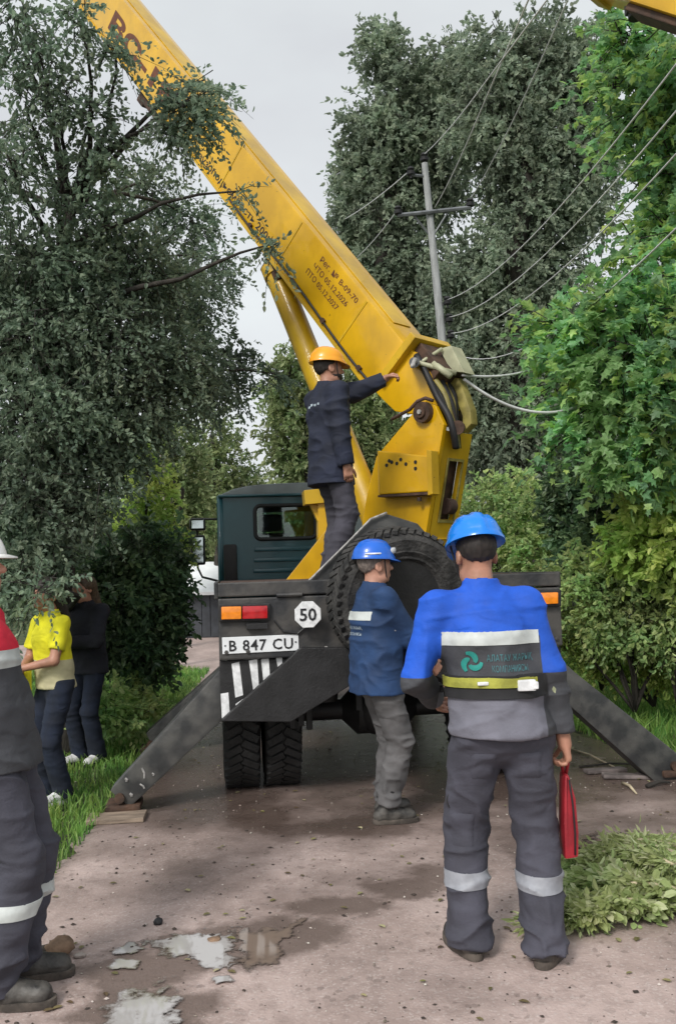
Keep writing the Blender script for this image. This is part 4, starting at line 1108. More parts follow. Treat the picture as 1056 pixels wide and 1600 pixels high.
ends = [px(1090, 55, 6.2), px(1100, 120, 6.2), px(1110, 180, 6.2), px(1100, 312, 6.2)]
wl_ = ['uppermost of the four slack wires running up from the pole to upper right', 'second wire from the top running up from the pole to upper right', 'third wire from the top running up from the pole to upper right', 'lowest of the four wires, running off through the broad leaves']
def wire(a, b, sag, r, label, far=None, group='power wires'):
    bm = bmesh.new(); P = catenary(a, b, sag, 22)
    if far: P = P + [P[-1] + (P[-1] - P[-2]).normalized() * 5]
    tube(bm, P, r, 6); o = fin('power_wire', bm, WIREM, smooth=180); return setp(o, label, 'wire', group)
for i in range(4): wire(low[i], ends[i], (.32, .34, .36, .5)[i], .0075, wl_[i], ends[i] + (ends[i] - low[i]) * .6 + Vector((0, 0, 1.5)))
wire(a1_ + Vector((0, 0, .15)), px(860, 60, 11), .1, .010, 'thin wire rising from the crossarm end past the tree tops', px(960, -80, 8))
wire(arm + Vector((.1, -.1, .1)), px(735, 210, 13), .05, .011, 'thin wire rising steeply just beside the pole head', px(780, 80, 9))
wire(ptop + Vector((0, 0, .18)), px(742, 150, 12), .05, .009, 'thin wire leaving the very top of the pole', px(820, -20, 8))
wire(t2 + Vector((0, 0, .1)), px(520, 352, 26), .1, .011, 'thin wire running left from the pole head behind the boom', px(380, 420, 40))
wire(a0_ + Vector((0, 0, .12)), px(545, 412, 26), .1, .011, 'thin wire running left from the left crossarm end', px(420, 450, 40))
c1 = tb(722, 586, -.25); c2 = tb(724, 592, -.3)
wire(c1, px(822, 580, 8.6), .03, .012, 'short pale cable running level from the boom foot into the leaves', px(900, 560, 9), 'cables at the boom foot')
wire(c2, px(905, 634, 8.4), .16, .014, 'pale cable hanging in a curve from the boom foot to the bushes', px(960, 610, 9), 'cables at the boom foot')

ob = empty('crane_boom', px(1056, 20, 7.5), label='end of a second yellow boom poking in at the top right corner', cat='crane boom')
q0, q1 = px(928, -34, 8.2), px(1420, 120, 6.4)
od = (q1 - q0).normalized(); os_ = Vector((od.y, -od.x, 0)).normalized(); os_ = os_ if os_.dot(CP - q0) > 0 else -os_
ou = od.cross(os_); ou = ou if ou.z > 0 else -ou
RO = Matrix(((od.x, ou.x, os_.x), (od.y, ou.y, os_.y), (od.z, ou.z, os_.z)))
wp('boom_section', YEL, lambda bm: box(bm, q0 + od * 5 + ou * .1, (10, .46, .4), .03, RO), ob, 40)
wp('boom_tip', YEL2, lambda bm: box(bm, q0 + od * .08 + ou * .1, (.16, .52, .46), .02, RO), ob, 40)
wp('boom_underside', RUST, lambda bm: box(bm, q0 + od * 5.3 - ou * .16, (9.4, .06, .3), .01, RO), ob)
hk = px(992, 8, 8)
wp('rope_shackle', BLACK, lambda bm: [tube(bm, [hk + Vector((0, 0, .1)), hk - Vector((0, 0, .12))], .07, 12), box(bm, hk, (.18, .1, .16), .02)], ob, 40)

# shed beyond the bush
DS = 24
g0 = px(262, 985, DS); g0.z = 0
shed = empty('shed', (g0.x, g0.y, 0), label='low dark shed with a white roof beyond the bush', cat='shed')
SHW = mat('dark_slate_boards', (.045, .05, .06), .7, var=.2, vs=5, bump=.2); SHR = mat('white_metal_roof', (.78, .80, .82), .45, var=.05, vs=3)
wp('wall', SHW, lambda bm: box(bm, (g0.x + 1.4, g0.y + 1.5, .62), (3.2, 3, 1.24)), shed)
for i in range(14): wp('wall_board', SHW, lambda bm: box(bm, (g0.x - .1 + .23 * i, g0.y - .012, .6), (.2, .024, 1.16), .004), shed)
def rf(bm): prism(bm, [Vector((g0.x - .3, g0.y - .25, 1.22)), Vector((g0.x - .3, g0.y + 1.5, 2.05)), Vector((g0.x - .3, g0.y + 3.2, 1.3)), Vector((g0.x - .3, g0.y + 3.2, 1.22)), Vector((g0.x - .3, g0.y + 1.5, 1.95)), Vector((g0.x - .3, g0.y - .25, 1.14))], (3.5, 0, 0))
wp('roof', SHR, rf, shed)
pq = gp(268, 1042); pb2 = empty('post', (pq.x, pq.y, 0), label='thin weathered grey post standing in the grass beside the bush', cat='post')
wp('post_shaft', mat('grey_weathered_wood', (.22, .20, .17), .9, var=.25, vs=5, bump=.4, bs=30, stretch=(6, 6, .5)), lambda bm: tube(bm, [pq, pq + Vector((-.06, 0, 1.6)), pq + Vector((-.12, 0, 3.9))], [.10, .085, .06], 9), pb2, 180)

# ------------------------------------------------------------------ people
NAVY = mat('navy_padded_cloth', (.012, .016, .034), .85, var=.25, vs=7, bump=.12, bs=120, folds=.3)
BLUJ = mat('mid_blue_workwear', (.012, .040, .115), .8, var=.2, vs=7, bump=.12, bs=120, folds=.3)
ROYAL = mat('royal_blue_workwear', (.008, .085, .52), .75, var=.15, vs=7, bump=.12, bs=120, folds=.3)
GREYJ = mat('dark_grey_workwear', (.050, .052, .060), .82, var=.18, vs=7, bump=.12, bs=120, folds=.3)
GREYL = mat('grey_shirt_tail', (.155, .155, .19), .82, var=.14, vs=7, bump=.12, bs=120, folds=.3)
GREYT = mat('grey_work_trousers', (.052, .052, .070), .85, var=.2, vs=6, bump=.15, bs=110, folds=.3)
GREYW = mat('worn_grey_trousers', (.095, .092, .094), .88, var=.25, vs=6, bump=.15, bs=110, folds=.3)
DKT = mat('dark_trousers', (.046, .044, .058), .88, var=.2, vs=6, bump=.15, bs=110, folds=.3)
RED = mat('red_workwear', (.60, .012, .040), .78, var=.12, vs=7, bump=.12, bs=120, folds=.3)
TAPE = mat('reflective_tape', (.50, .53, .52), .45, var=.08, vs=20, bump=.05)
TAPED = mat('dull_reflective_tape', (.26, .27, .30), .55, var=.12, vs=20, bump=.05)
YTEE = mat('yellow_polo_cloth', (.66, .62, .015), .85, var=.12, vs=7, bump=.1, bs=100, folds=.3); CREAM = mat('cream_polo_cloth', (.50, .46, .28), .85, var=.1, vs=7, bump=.1, bs=100, folds=.3)
BLKC = mat('black_cloth', (.008, .009, .015), .9, var=.3, vs=7, bump=.1, bs=100, folds=.3); JEAN = mat('dark_blue_jeans', (.008, .013, .028), .9, var=.3, vs=6, bump=.1, bs=100, folds=.3)
BOOTM = mat('dusty_black_leather', (.032, .031, .030), .5, var=.45, vs=14, bump=.2, bs=60, col2=(.085, .078, .07)); SOLEM = mat('muddy_sole', (.075, .062, .052), .85, var=.4, vs=16, bump=.2)
TRAIN = mat('white_trainer', (.62, .62, .62), .6, var=.1, vs=14); HAIRD = mat('dark_hair', (.018, .013, .011), .65, var=.3, vs=60); HAIRB = mat('brown_hair', (.075, .048, .028), .6, var=.35, vs=40); HAIRG = mat('grey_stubble', (.16, .13, .115), .7, var=.3, vs=60)
HBLUE = mat('bright_blue_helmet_plastic', (.004, .20, .74), .28, var=.06, vs=5, coat=.3); HBLUE2 = mat('blue_helmet_plastic', (.008, .115, .56), .3, var=.08, vs=5, coat=.3)
HORG = mat('orange_helmet_plastic', (.80, .33, .014), .32, var=.08, vs=5, coat=.25); HWHT = mat('white_helmet_plastic', (.78, .78, .77), .3, var=.04, vs=5, coat=.3)
BELT = mat('olive_yellow_webbing', (.30, .30, .045), .75, var=.2, vs=16, bump=.2); BLKW = mat('black_webbing', (.014, .014, .016), .8, var=.2, vs=16); GREENL = mat('teal_emblem_print', (.010, .22, .19), .7, var=.2, vs=20); TEXTL = mat('pale_teal_print', (.05, .17, .19), .7, var=.2, vs=30); PALEP = mat('pale_print', (.42, .50, .56), .7, var=.2, vs=30)
BAGR = mat('red_bag_cloth', (.30, .012, .022), .55, var=.2, vs=9, bump=.1)

def facing(deg): return math.radians(-deg)          # clockwise from straight away
# --- man with his back to us, right of the middle
b = gp(795, 1497)
p3 = Person((b.x, b.y, 0), facing(-2), 1.80, 'person in bright blue helmet and royal blue jacket, back turned, holding a red bag', skin='skin_tan', girth=1.1, h=.0085,
            footL=(-.15, .05, 0, 16), footR=(.135, -.06, 0, -30), handL=(-.235, .24, 1.02), handR=(.285, .0, .775), elbL=(-.62, -.8, -.3), elbR=(.35, -1, 0), head=(6, -10), palmR=(-1, .1, 0), curl=(.5, 1.05), sh=.19, lean=(-.045, .03), hips=(.01, 0))
p3.boots(BOOTM, SOLEM, .15, 1.05)
tr = p3.trousers(GREYT, 1.14, .012, .035, .02, 1.12, 3)
zb = .31
for sx in (-1, 1):
    band(tr.data, [((0, 0, zb - .03), (0, 0, 1)), ((0, 0, zb + .035), (0, 0, 1))], lambda c, n: zb - .03 < c.z < zb + .035 and c.x * sx > 0, .0035, TAPED, 'reflective_band', tr)
j3 = p3.jacket(GREYJ, .895, 1.02, .010, True, (1, 1), 7, .5, .98)
k = p3.k
yok, belt0, belt1 = 1.295 * k, 1.055 * k, 1.145 * k
def r3(c, n):
    arm = abs(c.x + .03) > .20 * k
    if arm:
        el = p3.el[0] if c.x < 0 else p3.el[1]
        return 1 if c.z > el[2] - (.0 if c.x < 0 else -.015) else 0
    if c.z > yok: return 1
    return 2 if c.z < belt0 else 0
split_faces(j3.data, [((0, 0, yok), (0, 0, 1)), ((0, 0, belt0), (0, 0, 1)), ((-.03 + .20 * k, 0, 0), (1, 0, 0)), ((-.03 - .20 * k, 0, 0), (1, 0, 0)), ((0, 0, p3.el[0][2]), (0, 0, 1)), ((0, 0, p3.el[1][2] + .015), (0, 0, 1))], r3, [GREYJ, ROYAL, GREYL])
s0, s1 = yok - .03, yok + .026
band(j3.data, [((0, 0, s0), (0, 0, 1)), ((0, 0, s1), (0, 0, 1)), ((.17, 0, 0), (1, 0, 0)), ((-.235, 0, 0), (1, 0, 0))], lambda c, n: s0 < c.z < s1 and -.235 < c.x < .17, .003, TAPE, 'reflective_stripe', j3)
for sx in (-1, 1):
    e = p3.el[0 if sx < 0 else 1]
belt = band(j3.data, [((0, 0, belt0), (0, 0, 1)), ((0, 0, belt1), (0, 0, 1)), ((-.26, 0, 0), (1, 0, 0)), ((.2, 0, 0), (1, 0, 0))], lambda c, n: belt0 < c.z < belt1 and -.225 < c.x < .185, .012, BLKW, 'belt', p3.o)
m0, m1 = belt0 + .045, belt1 - .008
band(j3.data, [((0, 0, m0), (0, 0, 1)), ((0, 0, m1), (0, 0, 1)), ((.13, 0, 0), (1, 0, 0)), ((-.215, 0, 0), (1, 0, 0))], lambda c, n: m0 < c.z < m1 and -.215 < c.x < .13 and c.y < .06, .019, BELT, 'belt_webbing', belt)
def onback(o, x, z, off=.012):
    b2 = bmesh.new(); b2.from_mesh(o.data); bv = BVHTree.FromBMesh(b2); h = bv.ray_cast(Vector((x, -1, z)), Vector((0, 1, 0))); b2.free()
    return (h[0] if h[0] else Vector((x, -.15, z))) + Vector((0, -off, 0))
def bk(bm): c = onback(belt, .085, belt0 + .055); box(bm, c, (.075, .022, .045), .006); box(bm, c + Vector((.035, -.004, 0)), (.022, .03, .03), .005)
fin('buckle', (lambda bm: (bk(bm), bm)[1])(bmesh.new()), WHITE, belt)
def clip(bm): box(bm, onback(belt, -.09, belt0 + .066), (.045, .016, .014), .004)
fin('buckle', (lambda bm: (clip(bm), bm)[1])(bmesh.new()), WHITE, belt)
lany = bmesh.new(); c = Vector((.205 * k, -.03, belt0 + .07))
tube(lany, [c, c + Vector((.012, -.02, -.05)), c + Vector((.022, -.01, -.11)), c + Vector((.03, 0, -.17))], [.016, .024, .02, .012], 8, scale=(1, .5))
fin('lanyard', lany, mat('pale_olive_strap', (.34, .36, .22), .8, var=.3, vs=20), p3.o, smooth=180)
# emblem and two lines of lettering on the back
em = bmesh.new()
for q in range(3):
    a = [math.radians(120 * q + t) for t in range(0, 130, 10)]
    c0 = Vector((-.125, -1, yok - .098))
    tube(em, [c0 + Vector((math.cos(t) * (.012 + .028 * i / 12), 0, math.sin(t) * (.012 + .03 * i / 12))) for i, t in enumerate(a)], [.007 + .006 * math.sin(math.pi * i / 12) for i in range(13)], 6)
b2 = bmesh.new(); b2.from_mesh(j3.data); bv = BVHTree.FromBMesh(b2)
for v in em.verts:
    h = bv.ray_cast(Vector((v.co.x, -1, v.co.z)), Vector((0, 1, 0))); v.co.y = (h[0].y if h[0] else -.15) - .004 + (v.co.y + 1) * .15
b2.free(); fin('emblem', em, GREENL, j3)
strap_text(p3, j3, 'АЛАТАУ ЖАРЫҚ', .038, yok - .095, .035, .20, TEXTL)
strap_text(p3, j3, 'КОМПАНИЯСЫ', .036, yok - .138, .03, .155, TEXTL)
p3.hair(HAIRD); p3.helmet(HBLUE, 1, BLKW)
kp = bmesh.new(); tube(kp, [Vector(p3.kn[0]) + Vector((-.07, -.075, .12)) + Vector((math.cos(t) * .016, 0, math.sin(t) * .03)) for t in [i * .5236 for i in range(13)]], .0035, 5)
fin('knee_badge', kp, INK, tr, smooth=180)
for sx in (-1, 1): patch(tr, .01 + sx * .095, .80, .11, .12, GREYT, yside=-1)
patch(tr, -.165, .52, .10, .15, GREYT, yside=-1)
# red bag in his right hand
hw = p3.o.matrix_basis @ Vector(p3.wr[1])
bag = bmesh.new(); hx = hw + Vector((.012, .0, -.10))
prism(bag, [hx + Vector(q) for q in ((-.012, 0, -.06), (.006, 0, -.06), (.030, 0, -.16), (.036, 0, -.30), (.030, 0, -.402), (-.028, 0, -.41), (-.026, 0, -.26), (-.018, 0, -.12))], (0, .10, 0), .012)
bg = fin('bag', bag, BAGR, smooth=50); base_origin(bg); setp(bg, 'limp red bag hanging from the hand of the person seen from behind', 'bag')
hd_ = bmesh.new(); tube(hd_, [hx + Vector(q) for q in ((-.008, .05, -.07), (-.012, .04, -.02), (0, .03, .02), (.012, .04, -.02), (.004, .05, -.07))], .008, 8); fin('bag_handle', hd_, BAGR, bg, True, 180)
zp = bmesh.new(); tube(zp, [hx + Vector(q) for q in ((.004, -.003, -.08), (.014, -.004, -.18), (.018, -.004, -.30), (.014, -.004, -.39))], .004, 6); fin('bag_seam', zp, BLKW, bg, True, 180)

# --- man in the middle, looking right
b = gp(598, 1281)
p2 = Person((b.x, b.y, 0), facing(68), 1.78, 'person in blue helmet, navy jacket and worn grey trousers beside the spare tyre', girth=1.08, h=.009,
            footL=(-.10, .06, 0, 10), footR=(.08, -.02, 0, -14), handL=(-.05, .40, .98), handR=(.10, .36, .97), elbL=(-.6, -.6, -.8), elbR=(.9, -.8, -.6), head=(0, 4), palmL=(1, 0, -.2), palmR=(-1, 0, -.2), curl=(.9, .9), lean=(0, .0), hips=(0, -.01))
p2.boots(BOOTM, SOLEM, .19, 1.02, 1.05)
t2_ = p2.trousers(GREYW, 1.08, .012, .12, -.06, 1.05, 13)
for i in (0, 1):
    S_ = Solid(p2.an[i] - .22, p2.an[i] + .3, .008); a_ = p2.an[i]; up_ = (p2.kn[i] - a_) / np.linalg.norm(p2.kn[i] - a_)
    S_.cone(a_ + up_ * .03, a_ + up_ * .2, .066, .068, .01, cut=0, cuta=0); me = S_.mesh('gaiter', BLACK); wrinkle(me, .007, (8, 8, 30), (), 4); link('gaiter', me, p2.o, False)
j2 = p2.jacket(BLUJ, .815, 1.06, .011, True, (1, 1), 17, .5, 1.04)
k = p2.k; s0, s1 = 1.285 * k, 1.34 * k
band(j2.data, [((0, 0, s0), (0, 0, 1)), ((0, 0, s1), (0, 0, 1)), ((-.16, 0, 0), (1, 0, 0)), ((.16, 0, 0), (1, 0, 0))], lambda c, n: s0 < c.z < s1 and abs(c.x) < .16 and n.y < .15, .003, TAPE, 'reflective_stripe', j2)
strap_text(p2, j2, 'АЛАТАУ ЖАРЫҚ', .03, s0 - .06, 0, .2, PALEP); strap_text(p2, j2, 'КОМПАНИЯСЫ', .028, s0 - .1, 0, .17, PALEP)
p2.hair(HAIRG); p2.helmet(HBLUE2, 0, BLKW)
T = lambda *p: Vector(p2.hd + p2.HR @ (V(*p) * p2.k))
bm = bmesh.new(); tube(bm, [T(.085, .06, .085), T(.05, .13, .1), T(0, .155, .1), T(-.05, .13, .1), T(-.085, .06, .085)], .02, 8, scale=(.5, 1)); gg = fin('goggles', bm, mat('clear_goggles', (.55, .56, .58), .15, var=.05), p2.o, smooth=180)
bm = bmesh.new(); tube(bm, [T(.09, .05, .085), T(.118, -.02, .09), T(.09, -.10, .095)], .007, 6); fin('goggle_strap', bm, WHITE, gg, smooth=180)
bm = bmesh.new(); c = Vector((.20 * k, .07, 1.24 * k)); box(bm, c, (.012, .07, .055), .004); fin('sleeve_patch', bm, TAPED, j2)

patch(t2_, .13, .60, .10, .16, GREYW, yside=-1)
# --- man on the deck
fp_ = TMI @ px(520, 880, 6.98)
base1 = truck.matrix_basis @ Vector((fp_.x, fp_.y, DZ))
hz1 = px(641, 580, 7.25)
p1 = Person(tuple(base1), facing(62), 1.78, 'person in orange helmet and dark navy coat standing on the truck deck', skin='skin_tan', h=.0095,
            footL=(-.11, .04, 0, 8), footR=(.10, -.05, 0, -8), handR=(.23, .02, .86), handL=(-.2, .55, 1.4), elbR=(.4, -1, 0), elbL=(-.6, .1, -.8), head=(-4, 4), curl=(.9, .6), palmR=(-1, .2, 0), palmL=(.3, .2, -1))
hl = p1.w2l(hz1)
p1_o = p1.o; 
for ch in list(p1_o.children): bpy.data.objects.remove(ch)
bpy.data.objects.remove(p1_o)
p1 = Person(tuple(base1), facing(62), 1.78, 'person in orange helmet and dark navy coat standing on the truck deck', skin='skin_tan', h=.0095,
            footL=(-.11, .04, 0, 8), footR=(.10, -.05, 0, -8), handR=(.23, .02, .86), handL=(hl.x / 1.78 * 1.75, hl.y / 1.78 * 1.75, hl.z / 1.78 * 1.75), elbR=(.4, -1, 0), elbL=(-.3, -.2, -1), head=(-4, 4), curl=(.9, .6), palmR=(-1, .2, 0), palmL=(.3, .2, -1))
p1.boots(BOOTM, SOLEM, .15); p1.trousers(DKT, 1.1, .011, .04, -.15, 1.1, 23)
j1 = p1.jacket(NAVY, .72, 1.10, .012, True, (1, 1), 27, .3, 1.12)
k = p1.k; bm = bmesh.new()
b2 = bmesh.new(); b2.from_mesh(j1.data); bv = BVHTree.FromBMesh(b2)
for dx, dz, w in ((-.05, 0, .03), (-.01, .012, .03), (.035, .004, .03), (.07, .01, .02)):
    h = bv.ray_cast(Vector((.04 + dx, -1, 1.32 * k + dz)), Vector((0, 1, 0)))
    if h[0]: box(bm, h[0], (w, .006, .018), .001)
b2.free(); fin('back_print', bm, PALEP, j1)
p1.hair(HAIRD, 'short', True); p1.helmet(HORG, 0, BLKW)

# --- man at the left edge, mostly outside the frame
b = gp(-22, 1556)
p4 = Person((b.x, b.y, 0), facing(84), 1.80, 'person in white helmet and red and grey jacket cut by the left edge', girth=1.1, h=.0085,
            footL=(-.12, .09, 0, 4), footR=(.10, .07, 0, -6), handL=(-.28, .0, .82), handR=(.30, -.08, .84), elbL=(-.4, -1, 0), elbR=(.5, -1, 0), head=(0, 12), curl=(.5, .5), hips=(0, .035), lean=(0, -.06))
p4.boots(BOOTM, SOLEM, .16, 1.05, 1.08)
t4 = p4.trousers(GREYT, 1.12, .012, .055, -.01, 1.08, 33)
for sx in (-1, 1):
    band(t4.data, [((0, 0, .345), (0, 0, 1)), ((0, 0, .40), (0, 0, 1))], lambda c, n: .345 < c.z < .40 and c.x * sx > 0, .0035, TAPE, 'reflective_band', t4)
j4 = p4.jacket(GREYJ, .865, 1.06, .011, True, (1, 1), 37, .55, 1.05)
k = p4.k; yo = 1.27 * k
def r4(c, n):
    if abs(c.x) > .20 * k: return 1 if c.z > .98 * k else 0
    return 1 if c.z > yo + .05 else (2 if c.z > yo - .02 else 0)
split_faces(j4.data, [((0, 0, yo - .02), (0, 0, 1)), ((0, 0, yo + .05), (0, 0, 1)), ((.2 * k, 0, 0), (1, 0, 0)), ((-.2 * k, 0, 0), (1, 0, 0)), ((0, 0, .98 * k), (0, 0, 1))], r4, [GREYJ, RED, TAPE])
p4.hair(HAIRG); p4.helmet(HWHT, 0, BLKW)

# --- two bystanders under the tree
b = gp(90, 1252)
p5 = Person((b.x, b.y, 0), facing(225), 1.62, 'person in yellow polo shirt with white trainers standing under the tree', skin='skin_tan', h=.011,
            footL=(-.09, .0, 0, 10), footR=(.09, .04, 0, -10), handL=(-.02, .30, 1.08), handR=(.06, .28, 1.04), elbL=(-.9, -.5, -.6), elbR=(.9, -.5, -.6), head=(12, -22), curl=(.8, .8), lean=(0, .04))
p5.boots(TRAIN, TRAIN, .09, .95); p5.trousers(JEAN, 1.02, .005, .05, .03, 1.1, 43)
j5 = p5.jacket(YTEE, .90, .98, .006, True, (.72, .72), 47, name='polo_shirt')
k = p5.k
split_faces(j5.data, [((0, 0, 1.13 * k), (0, 0, 1)), ((.21 * k, 0, 0), (1, 0, 0)), ((-.21 * k, 0, 0), (1, 0, 0))], lambda c, n: 1 if c.z < 1.13 * k and abs(c.x) < .21 * k else 0, [YTEE, CREAM])
p5.hair(HAIRD, 'long')
pch = bmesh.new(); box(pch, (.10, .20, .98 * k), (.16, .05, .2), .02); fin('waist_pouch', pch, YTEE, p5.o, smooth=50)
b = gp(142, 1192)
p6 = Person((b.x, b.y, 0), facing(-150), 1.66, 'brown haired person in black jacket and dark jeans standing by the bush', skin='skin_tan', h=.011,
            footL=(-.09, .0, 0, 10), footR=(.09, .04, 0, -10), handL=(-.03, .32, 1.16), handR=(.05, .30, 1.12), elbL=(-.9, -.5, -.6), elbR=(.9, -.5, -.6), head=(-6, -16), curl=(.8, .8), lean=(0, .03))
p6.boots(TRAIN, BLACK, .09, .95); p6.trousers(JEAN, 1.0, .005, .05, -.03, 1.15, 53); p6.jacket(BLKC, .84, 1.03, .007, True, (1, 1), 57); p6.hair(HAIRB, 'long')
# ------------------------------------------------------------------ vegetation
BARK = mat('dark_bark', (.035, .030, .025), .95, var=.4, vs=6, bump=.7, bs=22, stretch=(3, 3, .6)); TWIG = mat('twig_bark', (.028, .024, .02), .9, var=.3, vs=10)
PALESTEM = mat('pale_cut_wood', (.45, .38, .26), .8, var=.25, vs=9, bump=.2)
L_GREY = leaf_mat('greyish_green_leaves', (0.155, 0.22, 0.158), (0.205, 0.275, 0.185), (0.3, 0.37, 0.255), 0.52, .45, .5)
L_FAR = leaf_mat('far_hazed_olive_leaves', (0.24, 0.3, 0.225), (0.3, 0.365, 0.26), (0.39, 0.45, 0.32), 0.52)  # distance haze is put into these greyed, lightened leaf colours
L_POP = leaf_mat('light_green_leaves', (0.2, 0.27, 0.12), (0.29, 0.36, 0.16), (0.42, 0.48, 0.25), 0.5)
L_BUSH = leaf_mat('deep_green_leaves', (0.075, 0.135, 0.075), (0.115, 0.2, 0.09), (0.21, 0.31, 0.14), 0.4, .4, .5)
L_BROAD = leaf_mat('broad_green_leaves', (0.2, 0.37, 0.2), (0.28, 0.49, 0.2), (0.52, 0.68, 0.2), 0.54, .42, .5)
L_HEDGE = leaf_mat('hedge_leaves', (0.3, 0.44, 0.19), (0.42, 0.56, 0.2), (0.64, 0.71, 0.32), 0.54, .45, .4)
L_CUT = leaf_mat('wilting_cut_leaves', (0.32, 0.41, 0.16), (0.48, 0.58, 0.24), (0.72, 0.76, 0.48), 0.4)
L_LIME = leaf_mat('lime_leaves', (0.36, 0.5, 0.13), (0.47, 0.61, 0.15), (0.62, 0.72, 0.24), 0.54)
GRASSM = leaf_mat('grass_blades', (0.1, 0.21, 0.045), (0.18, 0.33, 0.065), (0.32, 0.45, 0.13), 0.4)

LEAFSHAPES = {
    'slim': (np.array([[0, 0, 0], [.16, .35, .05], [0, 1, -.06], [-.16, .35, .05]]), [(0, 1, 2), (0, 2, 3)]),
    'oval': (np.array([[0, 0, 0], [.27, .3, .06], [.22, .7, .05], [0, 1, -.08], [-.22, .7, .05], [-.27, .3, .06]]), [(0, 1, 2, 3), (0, 3, 4, 5)]),
    'broad': (np.array([[0, 0, 0], [.42, .08, .06], [.30, .34, .05], [.52, .62, -.02], [.20, .66, .03], [0, 1.05, -.14], [-.20, .66, .03], [-.52, .62, -.02], [-.30, .34, .05], [-.42, .08, .06], [0, .45, -.03]]),
              [(0, 1, 2, 10), (10, 2, 3, 4), (10, 4, 5), (10, 5, 6), (10, 6, 7, 8), (0, 10, 8, 9)]),
}
def unit(a): return a / (np.linalg.norm(a, axis=1, keepdims=True) + 1e-9)
def leaves_np(pos, dirs, size, shape, rng, nrm_up=.6):
    """arrays of leaf vertices: each leaf lies along dirs with its face mostly up"""
    n = len(pos); S_, fs = LEAFSHAPES[shape]
    d = unit(dirs); up = unit(rng.normal(size=(n, 3)) * (1 - nrm_up) + np.array([0, 0, nrm_up]))
    x = unit(np.cross(d, up)); z = np.cross(x, d)
    sz = size * rng.uniform(.65, 1.25, n)
    v = pos[:, None, :] + sz[:, None, None] * (S_[None, :, 0, None] * x[:, None, :] + S_[None, :, 1, None] * d[:, None, :] + S_[None, :, 2, None] * z[:, None, :])
    return v.reshape(-1, 3), fs, S_.shape[0], n
def leaf_mesh(name, v, fs, nv, n, m):
    flat = np.concatenate([np.array(f) for f in fs]); cnt = np.array([len(f) for f in fs])
    F_ = (np.arange(n)[:, None] * nv + flat[None, :]).ravel()
    return mesh_np(name, v, F_, np.tile(cnt, n), m, False)
def sprays(clumps, n_sprays, per, ln, rng, droop=.35, shell=.55):
    """twig starts and directions spread through ellipsoids, thinner towards the middle; leaves along each twig"""
    w = np.array([c[2] * (c[1][0] * c[1][1] * c[1][2]) ** (2 / 3) for c in clumps]); cnt = rng.multinomial(n_sprays, w / w.sum())
    P, D = [], []
    for (c, r, _), q in zip(clumps, cnt):
        if not q: continue
        u = unit(rng.normal(size=(q, 3))); rad = shell + (1 - shell) * rng.random(q) ** .7; rad *= 1 + .16 * vnoise(u * 2.2 + np.array(c) * .7, 3)
        stray = rng.random(q) < .07; rad[stray] *= rng.uniform(1.05, 1.3, stray.sum())
        P.append(np.array(c) + u * rad[:, None] * np.array(r)); dd = u * .9 + rng.normal(size=(q, 3)) * .6; dd[:, 2] -= droop; D.append(unit(dd))
    P, D = np.concatenate(P), np.concatenate(D); n = len(P)
    L_ = ln * rng.uniform(.5, 1.3, n)
    t = (np.arange(per) + .5) / per
    pos = P[:, None, :] + D[:, None, :] * (t[None, :, None] * L_[:, None, None]); pos[..., 2] -= (t[None, :] ** 2) * L_[:, None] * droop * .7
    side = rng.normal(size=(n, per, 3)); ld = D[:, None, :] * .7 + side * .75; ld[..., 2] -= droop * .5
    return P, D, L_, pos.reshape(-1, 3), ld.reshape(-1, 3)
def twigs_mesh(name, P, D, L_, m, r=.006, droop=.35):
    n = len(P); x = unit(np.cross(D, np.array([[.3, .2, .9]]))); y = np.cross(D, x); vs = []
    E = P + D * L_[:, None]; E[:, 2] -= L_ * droop * .7; M_ = (P + E) / 2; M_[:, 2] += L_ * droop * .2
    for base, rr_ in ((P, r), (M_, r * .7), (E, r * .25)):
        for k in range(3):
            a = 2 * math.pi * k / 3; vs.append(base + (x * math.cos(a) + y * math.sin(a)) * rr_)
    v = np.stack(vs, 1).reshape(-1, 3); F_ = []
    for s_ in (0, 3):
        for k in range(3): F_ += [s_ + k, s_ + (k + 1) % 3, s_ + 3 + (k + 1) % 3, s_ + 3 + k]
    idx = (np.arange(n)[:, None] * 9 + np.array(F_)[None, :]).ravel()
    return mesh_np(name, v, idx, np.full(n * 6, 4), m, True)
def limb_path(a, b, rnd, bend=.15, n=6):
    a, b = Vector(a), Vector(b); L_ = (b - a).length; o = Vector((rnd.uniform(-1, 1), rnd.uniform(-1, 1), rnd.uniform(0, 1))) * L_ * bend
    return [a.lerp(b, i / n) + o * math.sin(math.pi * i / n) + Vector((rnd.uniform(-1, 1), rnd.uniform(-1, 1), rnd.uniform(-1, 1))) * L_ * .018 * (0 < i < n) for i in range(n + 1)]
